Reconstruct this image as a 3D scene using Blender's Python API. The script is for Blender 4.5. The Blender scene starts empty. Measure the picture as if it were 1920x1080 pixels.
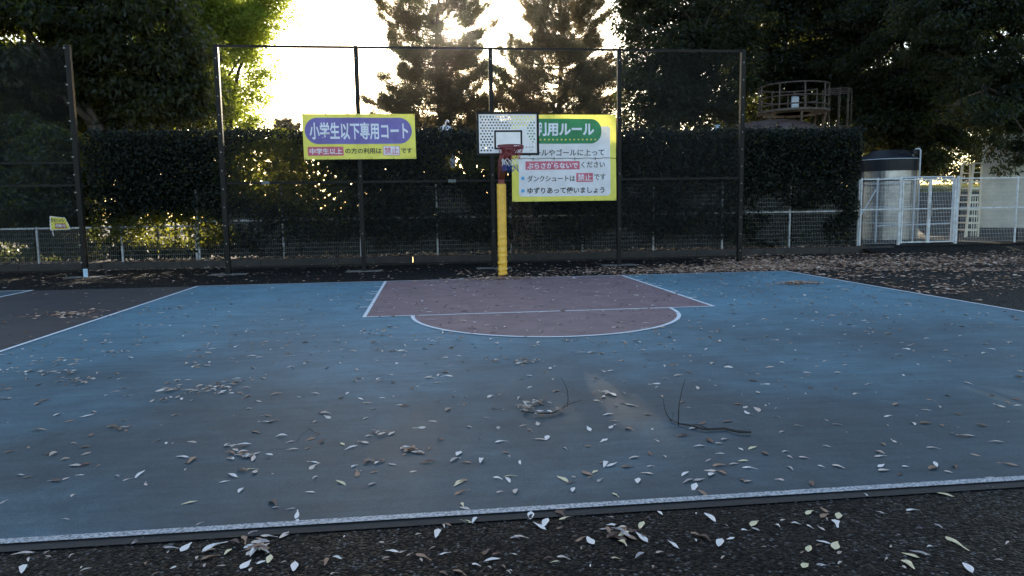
import bpy, bmesh, math, random
import numpy as np
from mathutils import Vector, Matrix

S = bpy.context.scene
COL = S.collection
rng = np.random.default_rng(11)
random.seed(11)
rad = math.radians

# ------------------------------------------------------------------ camera
F_PX = 1353.67
CAM = np.array([-1.5545, -14.7514, 1.4328])
YAW, PITCH, ROLL = -0.1134, 0.1093, -0.0149


def cam_axes():
    cy, sy = math.cos(YAW), math.sin(YAW)
    fw = np.array([-sy * math.cos(PITCH), cy * math.cos(PITCH), -math.sin(PITCH)])
    r = np.array([cy, sy, 0.0])
    u = np.cross(r, fw)
    return (math.cos(ROLL) * r + math.sin(ROLL) * u,
            -math.sin(ROLL) * r + math.cos(ROLL) * u, fw)


RX, UX, FX = cam_axes()
cd = bpy.data.cameras.new('camera')
cam = bpy.data.objects.new('camera', cd)
COL.objects.link(cam)
M = Matrix.Identity(4)
for i in range(3):
    M[i][0], M[i][1], M[i][2], M[i][3] = RX[i], UX[i], -FX[i], CAM[i]
cam.matrix_world = M
cd.sensor_width = 36
cd.lens = F_PX * 36 / 1920
cd.clip_start = 0.05
cd.clip_end = 3000
S.camera = cam


def ray(px, py):
    return FX * F_PX + RX * (px - 960) - UX * (py - 540)


def G(px, py, z=0.0):
    """ground point seen at a place of the survey photo"""
    d = ray(px, py)
    return CAM + d * (z - CAM[2]) / d[2]


def P(px, py, y):
    """point on the vertical plane y = const"""
    d = ray(px, py)
    return CAM + d * (y - CAM[1]) / d[1]


# ------------------------------------------------------------------ light
SUN_EL, SUN_AZ = rad(13.3), rad(2.3)          # azimuth from +Y towards +X
W = bpy.data.worlds.new('World')
S.world = W
W.use_nodes = True
wn = W.node_tree
sky = wn.nodes.new('ShaderNodeTexSky')
sky.sky_type = 'NISHITA'
sky.sun_disc = False
sky.sun_elevation = SUN_EL
sky.sun_rotation = SUN_AZ
sky.air_density = 1.0
sky.dust_density = 1.0
wn.links.new(sky.outputs[0], wn.nodes['Background'].inputs[0])
wn.nodes['Background'].inputs[1].default_value = 0.15
sl = bpy.data.lights.new('sun', 'SUN')
sl.energy = 5.0
sl.angle = rad(0.5)
sl.color = (1.0, 0.86, 0.66)
so = bpy.data.objects.new('sun', sl)
COL.objects.link(so)
sd = Vector((math.sin(SUN_AZ) * math.cos(SUN_EL), math.cos(SUN_AZ) * math.cos(SUN_EL), math.sin(SUN_EL)))
so.rotation_euler = sd.to_track_quat('Z', 'Y').to_euler()
so.location = (0, 60, 40)
S.view_settings.view_transform = 'Standard'
S.view_settings.look = 'None'
S.view_settings.exposure = 1.65
S.view_settings.gamma = 1.0


# ------------------------------------------------------------------ materials
def mat(name, col, rough=0.6, var=0.0, scale=6.0, bump=0.0, bscale=40.0, metal=0.0, spec=0.5, col2=None, trans=0.0):
    m = bpy.data.materials.new(name)
    m.use_nodes = True
    nt = m.node_tree
    b = nt.nodes['Principled BSDF']
    b.inputs['Roughness'].default_value = rough
    b.inputs['Metallic'].default_value = metal
    b.inputs['Specular IOR Level'].default_value = spec
    c = (*col, 1)
    b.inputs['Base Color'].default_value = c
    tc = nt.nodes.new('ShaderNodeTexCoord')
    src = None
    if var > 0 or col2:
        n = nt.nodes.new('ShaderNodeTexNoise')
        n.inputs['Scale'].default_value = scale
        n.inputs['Detail'].default_value = 6
        n.inputs['Roughness'].default_value = 0.6
        nt.links.new(tc.outputs['Object'], n.inputs['Vector'])
        r = nt.nodes.new('ShaderNodeValToRGB')
        lo = col2 if col2 else tuple(x * (1 - var) for x in col)
        hi = col if col2 else tuple(min(1, x * (1 + var)) for x in col)
        r.color_ramp.elements[0].position = 0.35
        r.color_ramp.elements[1].position = 0.65
        r.color_ramp.elements[0].color = (*lo, 1)
        r.color_ramp.elements[1].color = (*hi, 1)
        nt.links.new(n.outputs['Fac'], r.inputs['Fac'])
        nt.links.new(r.outputs['Color'], b.inputs['Base Color'])
        src = r.outputs['Color']
    if bump > 0:
        n2 = nt.nodes.new('ShaderNodeTexNoise')
        n2.inputs['Scale'].default_value = bscale
        n2.inputs['Detail'].default_value = 4
        nt.links.new(tc.outputs['Object'], n2.inputs['Vector'])
        bp = nt.nodes.new('ShaderNodeBump')
        bp.inputs['Strength'].default_value = bump
        bp.inputs['Distance'].default_value = 0.05 if bscale < 5 else 0.01
        nt.links.new(n2.outputs['Fac'], bp.inputs['Height'])
        nt.links.new(bp.outputs['Normal'], b.inputs['Normal'])
    if trans > 0:
        t = nt.nodes.new('ShaderNodeBsdfTranslucent')
        t.inputs['Color'].default_value = c
        if src:
            nt.links.new(src, t.inputs['Color'])
        mx = nt.nodes.new('ShaderNodeMixShader')
        mx.inputs[0].default_value = trans
        nt.links.new(b.outputs[0], mx.inputs[1])
        nt.links.new(t.outputs[0], mx.inputs[2])
        nt.links.new(mx.outputs[0], nt.nodes['Material Output'].inputs['Surface'])
    return m


def leaf_mat(name, cols, tcol, trans=0.35, rough=0.5, spec=0.3):
    """each leaf is an island of its own and takes its own tone"""
    m = bpy.data.materials.new(name)
    m.use_nodes = True
    nt = m.node_tree
    b = nt.nodes['Principled BSDF']
    b.inputs['Roughness'].default_value = rough
    b.inputs['Specular IOR Level'].default_value = spec
    g = nt.nodes.new('ShaderNodeNewGeometry')
    r = nt.nodes.new('ShaderNodeValToRGB')
    el = r.color_ramp.elements
    while len(el) < len(cols):
        el.new(0.5)
    for i, c in enumerate(cols):
        el[i].position = i / max(1, len(cols) - 1)
        el[i].color = (*c, 1)
    nt.links.new(g.outputs['Random Per Island'], r.inputs['Fac'])
    nt.links.new(r.outputs['Color'], b.inputs['Base Color'])
    if trans > 0:
        t = nt.nodes.new('ShaderNodeBsdfTranslucent')
        mc = nt.nodes.new('ShaderNodeMix')
        mc.data_type = 'RGBA'
        mc.inputs[0].default_value = 0.75
        nt.links.new(r.outputs['Color'], mc.inputs[6])
        mc.inputs[7].default_value = (*tcol, 1)
        nt.links.new(mc.outputs[2], t.inputs['Color'])
        mx = nt.nodes.new('ShaderNodeMixShader')
        mx.inputs[0].default_value = trans
        nt.links.new(b.outputs[0], mx.inputs[1])
        nt.links.new(t.outputs[0], mx.inputs[2])
        nt.links.new(mx.outputs[0], nt.nodes['Material Output'].inputs['Surface'])
    return m


def court_mat(name, col, dust_shade, wear_shade=0.5):
    """acrylic court coating: sand grain, scuffs, dusty patches and a painted tone shift at the near end"""
    m = bpy.data.materials.new(name)
    m.use_nodes = True
    nt = m.node_tree
    N, L = nt.nodes, nt.links
    b = N['Principled BSDF']
    b.inputs['Roughness'].default_value = 0.62
    b.inputs['Specular IOR Level'].default_value = 0.2
    tc = N.new('ShaderNodeTexCoord')
    big = N.new('ShaderNodeTexNoise'); big.inputs['Scale'].default_value = 0.35; big.inputs['Detail'].default_value = 7
    big.inputs['Roughness'].default_value = 0.62
    L.new(tc.outputs['Object'], big.inputs['Vector'])
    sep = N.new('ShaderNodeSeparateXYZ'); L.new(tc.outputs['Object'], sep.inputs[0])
    mr = N.new('ShaderNodeMapRange')           # camera vignetting painted into the coating colour towards the near end
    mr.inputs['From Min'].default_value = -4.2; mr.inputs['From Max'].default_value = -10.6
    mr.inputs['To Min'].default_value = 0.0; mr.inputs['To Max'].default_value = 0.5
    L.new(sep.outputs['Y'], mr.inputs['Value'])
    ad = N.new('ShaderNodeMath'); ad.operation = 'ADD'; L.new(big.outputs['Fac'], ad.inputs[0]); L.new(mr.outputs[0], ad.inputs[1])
    rp = N.new('ShaderNodeValToRGB')
    rp.color_ramp.elements[0].position = 0.46; rp.color_ramp.elements[1].position = 1.0
    rp.color_ramp.elements[0].color = (0, 0, 0, 1); rp.color_ramp.elements[1].color = (wear_shade, wear_shade, wear_shade, 1)
    L.new(ad.outputs[0], rp.inputs['Fac'])
    mx = N.new('ShaderNodeMix'); mx.data_type = 'RGBA'
    mx.inputs[6].default_value = (*col, 1); mx.inputs[7].default_value = (*dust_shade, 1)
    L.new(rp.outputs['Color'], mx.inputs[0])
    sc = N.new('ShaderNodeTexNoise'); sc.inputs['Scale'].default_value = 2.4; sc.inputs['Detail'].default_value = 9
    sc.inputs['Roughness'].default_value = 0.75; sc.inputs['Distortion'].default_value = 0.6
    L.new(tc.outputs['Object'], sc.inputs['Vector'])
    r2 = N.new('ShaderNodeValToRGB')
    r2.color_ramp.elements[0].position = 0.3; r2.color_ramp.elements[1].position = 0.72
    r2.color_ramp.elements[0].color = (0.68, 0.68, 0.69, 1); r2.color_ramp.elements[1].color = (1.20, 1.20, 1.19, 1)
    L.new(sc.outputs['Fac'], r2.inputs['Fac'])
    gr = N.new('ShaderNodeTexNoise'); gr.inputs['Scale'].default_value = 130; gr.inputs['Detail'].default_value = 2
    L.new(tc.outputs['Object'], gr.inputs['Vector'])
    r3 = N.new('ShaderNodeValToRGB')
    r3.color_ramp.elements[0].position = 0.3; r3.color_ramp.elements[1].position = 0.7
    r3.color_ramp.elements[0].color = (0.74, 0.74, 0.74, 1); r3.color_ramp.elements[1].color = (1.22, 1.22, 1.22, 1)
    L.new(gr.outputs['Fac'], r3.inputs['Fac'])
    m1 = N.new('ShaderNodeMix'); m1.data_type = 'RGBA'; m1.blend_type = 'MULTIPLY'; m1.inputs[0].default_value = 1
    L.new(mx.outputs[2], m1.inputs[6]); L.new(r2.outputs['Color'], m1.inputs[7])
    m2 = N.new('ShaderNodeMix'); m2.data_type = 'RGBA'; m2.blend_type = 'MULTIPLY'; m2.inputs[0].default_value = 1
    L.new(m1.outputs[2], m2.inputs[6]); L.new(r3.outputs['Color'], m2.inputs[7])
    L.new(m2.outputs[2], b.inputs['Base Color'])
    # faint roller marks and pale scuffs
    mp = N.new('ShaderNodeMapping'); mp.inputs['Scale'].default_value = (0.7, 9.0, 1); mp.inputs['Rotation'].default_value = (0, 0, 0.35)
    L.new(tc.outputs['Object'], mp.inputs['Vector'])
    st = N.new('ShaderNodeTexNoise'); st.inputs['Scale'].default_value = 1.3; st.inputs['Detail'].default_value = 8; st.inputs['Roughness'].default_value = 0.7
    L.new(mp.outputs[0], st.inputs['Vector'])
    r4 = N.new('ShaderNodeValToRGB')
    r4.color_ramp.elements[0].position = 0.35; r4.color_ramp.elements[0].color = (0.86, 0.86, 0.86, 1)
    r4.color_ramp.elements[1].position = 0.75; r4.color_ramp.elements[1].color = (1.3, 1.3, 1.3, 1)
    L.new(st.outputs['Fac'], r4.inputs['Fac'])
    m3 = N.new('ShaderNodeMix'); m3.data_type = 'RGBA'; m3.blend_type = 'MULTIPLY'; m3.inputs[0].default_value = 1
    L.new(m2.outputs[2], m3.inputs[6]); L.new(r4.outputs['Color'], m3.inputs[7])
    L.new(m3.outputs[2], b.inputs['Base Color'])
    bp = N.new('ShaderNodeBump'); bp.inputs['Strength'].default_value = 0.25; bp.inputs['Distance'].default_value = 0.003
    L.new(gr.outputs['Fac'], bp.inputs['Height']); L.new(bp.outputs['Normal'], b.inputs['Normal'])
    return m


def asphalt_mat():
    """open-graded black asphalt: loose looking chips with deep gaps"""
    m = bpy.data.materials.new('black_asphalt')
    m.use_nodes = True
    nt = m.node_tree
    N, L = nt.nodes, nt.links
    b = N['Principled BSDF']
    b.inputs['Specular IOR Level'].default_value = 0.10
    tc = N.new('ShaderNodeTexCoord')
    v = N.new('ShaderNodeTexVoronoi'); v.inputs['Scale'].default_value = 72
    ns = N.new('ShaderNodeTexNoise'); ns.inputs['Scale'].default_value = 60
    va = N.new('ShaderNodeMix'); va.data_type = 'RGBA'; va.blend_type = 'ADD'; va.inputs[0].default_value = 0.012
    L.new(tc.outputs['Object'], ns.inputs['Vector']); L.new(tc.outputs['Object'], va.inputs[6]); L.new(ns.outputs['Color'], va.inputs[7])
    L.new(va.outputs[2], v.inputs['Vector'])
    rp = N.new('ShaderNodeValToRGB')
    e = rp.color_ramp.elements
    e[0].position = 0.0; e[0].color = (0.0045, 0.0046, 0.005, 1)
    e[1].position = 1.0; e[1].color = (0.165, 0.167, 0.178, 1)
    k = e.new(0.84); k.color = (0.011, 0.0113, 0.0122, 1)
    sp = N.new('ShaderNodeSeparateColor'); L.new(v.outputs['Color'], sp.inputs[0]); L.new(sp.outputs[0], rp.inputs['Fac'])
    gap = N.new('ShaderNodeValToRGB')
    gap.color_ramp.elements[0].position = 0.25; gap.color_ramp.elements[0].color = (1, 1, 1, 1)
    gap.color_ramp.elements[1].position = 0.62; gap.color_ramp.elements[1].color = (0.1, 0.1, 0.1, 1)
    L.new(v.outputs['Distance'], gap.inputs['Fac'])
    mu = N.new('ShaderNodeMix'); mu.data_type = 'RGBA'; mu.blend_type = 'MULTIPLY'; mu.inputs[0].default_value = 1
    L.new(rp.outputs['Color'], mu.inputs[6]); L.new(gap.outputs['Color'], mu.inputs[7])
    big = N.new('ShaderNodeTexNoise'); big.inputs['Scale'].default_value = 0.8; big.inputs['Detail'].default_value = 6
    L.new(tc.outputs['Object'], big.inputs['Vector'])
    rb = N.new('ShaderNodeValToRGB')
    rb.color_ramp.elements[0].position = 0.3; rb.color_ramp.elements[0].color = (0.7, 0.7, 0.7, 1)
    rb.color_ramp.elements[1].position = 0.7; rb.color_ramp.elements[1].color = (1.2, 1.2, 1.2, 1)
    L.new(big.outputs['Fac'], rb.inputs['Fac'])
    mu2 = N.new('ShaderNodeMix'); mu2.data_type = 'RGBA'; mu2.blend_type = 'MULTIPLY'; mu2.inputs[0].default_value = 1
    L.new(mu.outputs[2], mu2.inputs[6]); L.new(rb.outputs['Color'], mu2.inputs[7])
    L.new(mu2.outputs[2], b.inputs['Base Color'])
    rr = N.new('ShaderNodeMapRange'); rr.inputs['To Min'].default_value = 0.4; rr.inputs['To Max'].default_value = 0.9
    L.new(sp.outputs[1], rr.inputs['Value']); L.new(rr.outputs[0], b.inputs['Roughness'])
    inv = N.new('ShaderNodeMath'); inv.operation = 'SUBTRACT'; inv.inputs[0].default_value = 1.0
    L.new(v.outputs['Distance'], inv.inputs[1])
    tl = N.new('ShaderNodeMath'); tl.operation = 'MULTIPLY_ADD'; tl.inputs[1].default_value = 0.6
    L.new(sp.outputs[2], tl.inputs[0]); L.new(inv.outputs[0], tl.inputs[2])
    bp = N.new('ShaderNodeBump'); bp.inputs['Strength'].default_value = 1.0; bp.inputs['Distance'].default_value = 0.011
    L.new(tl.outputs[0], bp.inputs['Height']); L.new(bp.outputs['Normal'], b.inputs['Normal'])
    return m


def line_mat(nm='line_paint', k=1.0, wear=0.40):
    m = mat(nm, (0.62, 0.64, 0.66), 0.6, bump=0.3, bscale=120)
    nt = m.node_tree
    N, L = nt.nodes, nt.links
    tc = N.new('ShaderNodeTexCoord')
    n = N.new('ShaderNodeTexNoise'); n.inputs['Scale'].default_value = 70; n.inputs['Detail'].default_value = 5
    n.inputs['Roughness'].default_value = 0.7
    L.new(tc.outputs['Object'], n.inputs['Vector'])
    r = N.new('ShaderNodeValToRGB')
    r.color_ramp.elements[0].position = wear; r.color_ramp.elements[0].color = (0.08, 0.09, 0.10, 1)
    r.color_ramp.elements[1].position = wear + 0.2; r.color_ramp.elements[1].color = (0.44 * k, 0.46 * k, 0.49 * k, 1)
    L.new(n.outputs['Fac'], r.inputs['Fac']); L.new(r.outputs['Color'], N['Principled BSDF'].inputs['Base Color'])
    return m


MAT = dict(
    blue=court_mat('blue_coating', (0.090, 0.200, 0.264), (0.032, 0.046, 0.055), 0.9),  # second tone darkens the near end, as lens vignetting would
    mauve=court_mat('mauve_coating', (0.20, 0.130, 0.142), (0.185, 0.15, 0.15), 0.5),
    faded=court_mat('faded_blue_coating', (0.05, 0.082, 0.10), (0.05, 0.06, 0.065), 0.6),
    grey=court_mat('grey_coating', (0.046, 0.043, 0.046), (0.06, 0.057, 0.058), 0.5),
    asphalt=asphalt_mat(),
    line=line_mat('line_paint', 1.5, 0.26),
    worn_line=line_mat('worn_line_paint', 1.0, 0.40),
    edge=mat('tar_edge', (0.008, 0.008, 0.009), 0.85, 0.3, 9, 0.3, 90),
    soil=mat('soil', (0.024, 0.018, 0.014), 0.9, 0.4, 5, 0.6, 30),
    kerb=mat('kerb_concrete', (0.026, 0.022, 0.020), 0.85, 0.35, 4, 0.4, 60),
    footing=mat('footing_concrete', (0.12, 0.108, 0.10), 0.9, 0.3, 6, 0.4, 70),
    post=mat('dark_brown_steel', (0.009, 0.008, 0.008), 0.5, 0.3, 5, 0.1, 60, spec=0.15),
    wire=mat('dark_wire', (0.03, 0.028, 0.028), 0.4, 0.2, 20),
    white_steel=mat('white_steel', (0.58, 0.60, 0.64), 0.45, 0.15, 7, 0.1, 50, col2=(0.38, 0.38, 0.39)),
    darker_white=mat('darker_white_steel', (0.40, 0.41, 0.43), 0.5, 0.2, 7, 0.1, 50, col2=(0.22, 0.22, 0.22)),  # white steel again in a darker tone, for hedge and low fences
    fence_wire=mat('fence_wire', (0.20, 0.20, 0.20), 0.5, 0.2, 7),
    zinc=mat('zinc', (0.2, 0.2, 0.21), 0.45, 0.2, 10, metal=0.8),
    maroon=mat('maroon_paint', (0.16, 0.022, 0.03), 0.42, 0.2, 8, 0.05, 40),
    black=mat('black_paint', (0.006, 0.006, 0.007), 0.5, 0.2, 8, spec=0.2),
    plate=mat('dull_plate', (0.10, 0.105, 0.11), 0.6, 0.2, 10),
    board=mat('white_board', (0.78, 0.73, 0.74), 0.45, 0.08, 5, 0.05, 50),
    pad=mat('yellow_vinyl', (0.72, 0.40, 0.045), 0.38, 0.12, 9, 0.15, 30),
    ban_y=mat('banner_yellow', (0.84, 0.76, 0.13), 0.5, 0.06, 5, 0.9, 3.2, trans=0.25),
    ban_w=mat('banner_white', (0.82, 0.80, 0.90), 0.5, 0.05, 5, 0.9, 3.2, trans=0.25),
    ban_p=mat('banner_purple', (0.19, 0.15, 0.46), 0.5, 0.08, 5, 0.9, 3.2, trans=0.2),
    ban_g=mat('banner_green', (0.03, 0.24, 0.10), 0.5, 0.08, 5, 0.9, 3.2, trans=0.2),
    ban_r=mat('banner_red', (0.62, 0.13, 0.20), 0.5, 0.06, 5, 0.1, 14, trans=0.2),
    ban_t=mat('banner_letter_white', (0.86, 0.86, 0.95), 0.5, 0.03, 5, trans=0.2),
    ban_k=mat('banner_letter_black', (0.02, 0.02, 0.024), 0.5, 0.05, 5),
    ban_b=mat('banner_dot_blue', (0.10, 0.36, 0.66), 0.5, 0.05, 5),
    ban_br=mat('placard_brown', (0.30, 0.09, 0.05), 0.6, 0.1, 8),
    tank_brown=mat('rusty_brown_paint', (0.09, 0.062, 0.054), 0.6, 0.35, 3, 0.2, 20, col2=(0.04, 0.02, 0.017)),
    rail_brown=mat('rusty_rail', (0.085, 0.062, 0.05), 0.6, 0.35, 6, 0.2, 40, col2=(0.03, 0.016, 0.012)),
    tank_black=mat('black_plastic', (0.007, 0.009, 0.014), 0.5, 0.2, 4, spec=0.25),
    steel=mat('stainless', (0.25, 0.255, 0.275), 0.36, 0.25, 3, metal=0.95),
    panel=mat('grey_panel', (0.42, 0.46, 0.52), 0.5, 0.1, 6),
    concrete=mat('wall_concrete', (0.50, 0.46, 0.39), 0.85, 0.14, 2.2, 0.25, 30),
    cream=mat('cream_steel', (0.62, 0.56, 0.44), 0.5, 0.1, 6),
    bark=mat('bark', (0.06, 0.045, 0.036), 0.9, 0.4, 8, 0.8, 22),
    twig=mat('dark_twig', (0.018, 0.014, 0.013), 0.7, 0.3, 30),
    pale_blue=mat('pale_blue_paint', (0.34, 0.48, 0.62), 0.5, 0.2, 10),
    hedge=leaf_mat('hedge_lit_leaf', [(0.003, 0.006, 0.005), (0.006, 0.011, 0.008), (0.014, 0.021, 0.013), (0.022, 0.022, 0.015)],
                   (0.66, 0.68, 0.06), 0.30, 0.42, 0.2),  # sunlit copy of the leaf, brighter and more translucent
    hedge_shaded=leaf_mat('hedge_shaded_leaf', [(0.002, 0.004, 0.004), (0.004, 0.007, 0.006), (0.009, 0.014, 0.010), (0.020, 0.022, 0.018)],
                   (0.10, 0.13, 0.03), 0.05, 0.42, 0.13),  # shaded copy of the same leaf, shade put into its colour
    hedge_dim=leaf_mat('hedge_inner_shaded_leaf', [(0.003, 0.006, 0.004), (0.007, 0.012, 0.007), (0.012, 0.019, 0.010)], (0.1, 0.12, 0.03), 0.08, 0.5, 0.15),  # shaded copy for the inside, nearly opaque
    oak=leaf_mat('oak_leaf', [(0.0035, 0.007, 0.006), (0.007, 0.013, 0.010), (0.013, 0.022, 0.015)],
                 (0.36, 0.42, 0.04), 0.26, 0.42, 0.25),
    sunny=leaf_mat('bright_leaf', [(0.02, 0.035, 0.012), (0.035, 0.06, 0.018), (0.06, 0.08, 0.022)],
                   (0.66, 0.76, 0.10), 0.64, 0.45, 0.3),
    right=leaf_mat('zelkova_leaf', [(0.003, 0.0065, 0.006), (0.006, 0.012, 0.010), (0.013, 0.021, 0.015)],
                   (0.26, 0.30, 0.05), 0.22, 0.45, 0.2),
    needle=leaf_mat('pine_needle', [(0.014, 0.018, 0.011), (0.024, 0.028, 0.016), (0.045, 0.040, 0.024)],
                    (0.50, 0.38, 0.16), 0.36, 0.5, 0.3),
    rust_leaf=leaf_mat('dry_shrub_leaf', [(0.10, 0.055, 0.03), (0.16, 0.09, 0.045), (0.07, 0.05, 0.03)], (0.4, 0.22, 0.08), 0.3),
    grass=leaf_mat('grass_blade', [(0.06, 0.09, 0.02), (0.10, 0.12, 0.03)], (0.62, 0.58, 0.06), 0.45),
)
LEAFCOL = dict(
    pale=mat('pale_dry_leaf', (0.58, 0.47, 0.41), 0.55, 0.2, 25, trans=0.12),
    white=mat('whitish_dry_leaf', (0.74, 0.68, 0.65), 0.5, 0.12, 25, trans=0.12),
    yellow=mat('yellowish_dry_leaf', (0.68, 0.58, 0.36), 0.5, 0.18, 25, trans=0.15),
    grey=mat('greyish_dry_leaf', (0.38, 0.33, 0.32), 0.6, 0.2, 25, trans=0.1),
    tan=mat('tan_dry_leaf', (0.28, 0.165, 0.105), 0.6, 0.3, 25, trans=0.1),
    brown=mat('brown_dry_leaf', (0.13, 0.07, 0.05), 0.6, 0.35, 25, trans=0.1),
)
LITTER_MAT = leaf_mat('litter_leaf', [(0.10, 0.055, 0.04), (0.26, 0.17, 0.12), (0.44, 0.34, 0.28), (0.54, 0.46, 0.40),
                                      (0.76, 0.70, 0.67)], (0.4, 0.3, 0.2), 0.1, 0.6)
LITTER_BROWN = leaf_mat('brown_litter_leaf', [(0.12, 0.06, 0.04), (0.28, 0.155, 0.10), (0.46, 0.28, 0.195), (0.58, 0.41, 0.31),
                                              (0.56, 0.47, 0.41)], (0.4, 0.25, 0.15), 0.1, 0.6)


# ------------------------------------------------------------------ builders
def tag(o, label=None, cat=None, group=None, kind=None):
    if label: o['label'] = label
    if cat: o['category'] = cat
    if group: o['group'] = group
    if kind: o['kind'] = kind
    return o


def thing(name, label, cat, loc=(0, 0, 0), group=None):
    o = bpy.data.objects.new(name, None)
    o.empty_display_size = 0.2
    COL.objects.link(o)
    o.location = loc
    return tag(o, label, cat, group)


def link(name, me, parent=None):
    o = bpy.data.objects.new(name, me)
    COL.objects.link(o)
    if parent is not None:
        o.parent = parent
        w = Vector((0, 0, 0))
        p = parent
        while p is not None:
            w += p.location
            p = p.parent
        o.location = -w            # meshes are written in world coordinates
    return o


def recenter(o):
    """move a top-level mesh's origin to its base"""
    me = o.data
    n = len(me.vertices)
    a = np.empty(n * 3, np.float32)
    me.vertices.foreach_get('co', a)
    a = a.reshape(-1, 3)
    c = np.array([(a[:, 0].min() + a[:, 0].max()) / 2, (a[:, 1].min() + a[:, 1].max()) / 2, a[:, 2].min()])
    a -= c
    me.vertices.foreach_set('co', a.ravel().astype(np.float32))
    o.location = Vector(c)
    me.update()
    return o


def np_mesh(name, V, F, m, parent=None, smooth=False):
    V = np.asarray(V, np.float32)
    F = np.asarray(F, np.int32)
    k = F.shape[1]
    me = bpy.data.meshes.new(name)
    me.vertices.add(len(V))
    me.vertices.foreach_set('co', V.ravel())
    me.loops.add(F.size)
    me.loops.foreach_set('vertex_index', F.ravel())
    me.polygons.add(len(F))
    me.polygons.foreach_set('loop_start', np.arange(0, F.size, k, dtype=np.int32))
    me.polygons.foreach_set('loop_total', np.full(len(F), k, np.int32))
    if smooth:
        me.polygons.foreach_set('use_smooth', np.ones(len(F), bool))
    me.materials.append(m)
    me.update()
    me.validate()
    return link(name, me, parent)


class MB:
    def __init__(s):
        s.v, s.f, s.mi = [], [], []

    def add(s, vs, fs, mi=0):
        b = len(s.v)
        s.v += [tuple(map(float, x)) for x in vs]
        s.f += [tuple(b + i for i in f) for f in fs]
        s.mi += [mi] * len(fs)
        return s

    def box(s, a, b, mi=0):
        x0, y0, z0 = a; x1, y1, z1 = b
        return s.add([(x0, y0, z0), (x1, y0, z0), (x1, y1, z0), (x0, y1, z0), (x0, y0, z1), (x1, y0, z1), (x1, y1, z1), (x0, y1, z1)],
                     [(0, 3, 2, 1), (4, 5, 6, 7), (0, 1, 5, 4), (1, 2, 6, 5), (2, 3, 7, 6), (3, 0, 4, 7)], mi)

    def tube(s, pts, r, n=8, mi=0, close=False, caps=True):
        pts = [Vector(p) for p in pts]
        k = len(pts)
        rr = r if hasattr(r, '__len__') else [r] * k
        vs, fs = [], []
        up = None
        for i, p in enumerate(pts):
            if close:
                t = pts[(i + 1) % k] - pts[i - 1]
            else:
                t = pts[min(i + 1, k - 1)] - pts[max(i - 1, 0)]
            if t.length < 1e-9: t = Vector((0, 0, 1))
            t.normalize()
            if up is None:
                up = Vector((0, 0, 1)) if abs(t.z) < 0.9 else Vector((1, 0, 0))
            a = t.cross(up)
            if a.length < 1e-4:
                a = t.cross(Vector((1, 0.3, 0)))
            a.normalize()
            b = a.cross(t)
            up = b
            for j in range(n):
                w = 2 * math.pi * j / n
                vs.append(p + (a * math.cos(w) + b * math.sin(w)) * rr[i])
        m = k if close else k - 1
        for i in range(m):
            for j in range(n):
                i2 = (i + 1) % k
                fs.append((i * n + j, i * n + (j + 1) % n, i2 * n + (j + 1) % n, i2 * n + j))
        if caps and not close:
            fs.append(tuple(range(n - 1, -1, -1)))
            fs.append(tuple((k - 1) * n + j for j in range(n)))
        return s.add(vs, fs, mi)

    def bar(s, a, b, w, h=None, mi=0):
        """square section bar between two points"""
        h = h or w
        a, b = Vector(a), Vector(b)
        t = (b - a).normalized()
        u = Vector((0, 0, 1)) if abs(t.z) < 0.9 else Vector((0, 1, 0))
        x = t.cross(u).normalized(); y = x.cross(t)
        vs = []
        for p in (a, b):
            for sx, sy in ((-1, -1), (1, -1), (1, 1), (-1, 1)):
                vs.append(p + x * sx * w / 2 + y * sy * h / 2)
        return s.add(vs, [(3, 2, 1, 0), (4, 5, 6, 7), (0, 1, 5, 4), (1, 2, 6, 5), (2, 3, 7, 6), (3, 0, 4, 7)], mi)

    def lathe(s, c, prof, n=32, mi=0):
        """profile of (radius, z) turned about a vertical axis at c"""
        vs, fs = [], []
        for r, z in prof:
            for j in range(n):
                w = 2 * math.pi * j / n
                vs.append((c[0] + r * math.cos(w), c[1] + r * math.sin(w), c[2] + z))
        for i in range(len(prof) - 1):
            for j in range(n):
                fs.append((i * n + j, i * n + (j + 1) % n, (i + 1) * n + (j + 1) % n, (i + 1) * n + j))
        if prof[0][0] > 1e-3: fs.append(tuple(range(n - 1, -1, -1)))
        if prof[-1][0] > 1e-3: fs.append(tuple((len(prof) - 1) * n + j for j in range(n)))
        return s.add(vs, fs, mi)

    def build(s, name, ms, parent=None, smooth=False, bevel=0):
        me = bpy.data.meshes.new(name)
        me.from_pydata(s.v, [], s.f)
        if not isinstance(ms, (list, tuple)): ms = [ms]
        for m in ms: me.materials.append(m)
        me.polygons.foreach_set('material_index', s.mi)
        if smooth:
            me.polygons.foreach_set('use_smooth', [True] * len(me.polygons))
        me.update()
        o = link(name, me, parent)
        if bevel:
            b = o.modifiers.new('bevel', 'BEVEL'); b.width = bevel; b.segments = 2; b.limit_method = 'ANGLE'
        return o


def sheet(name, poly, z, m, kind='structure'):
    return tag(MB().add([(x, y, z) for x, y in poly], [tuple(range(len(poly)))]).build(name, m), kind=kind)


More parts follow.
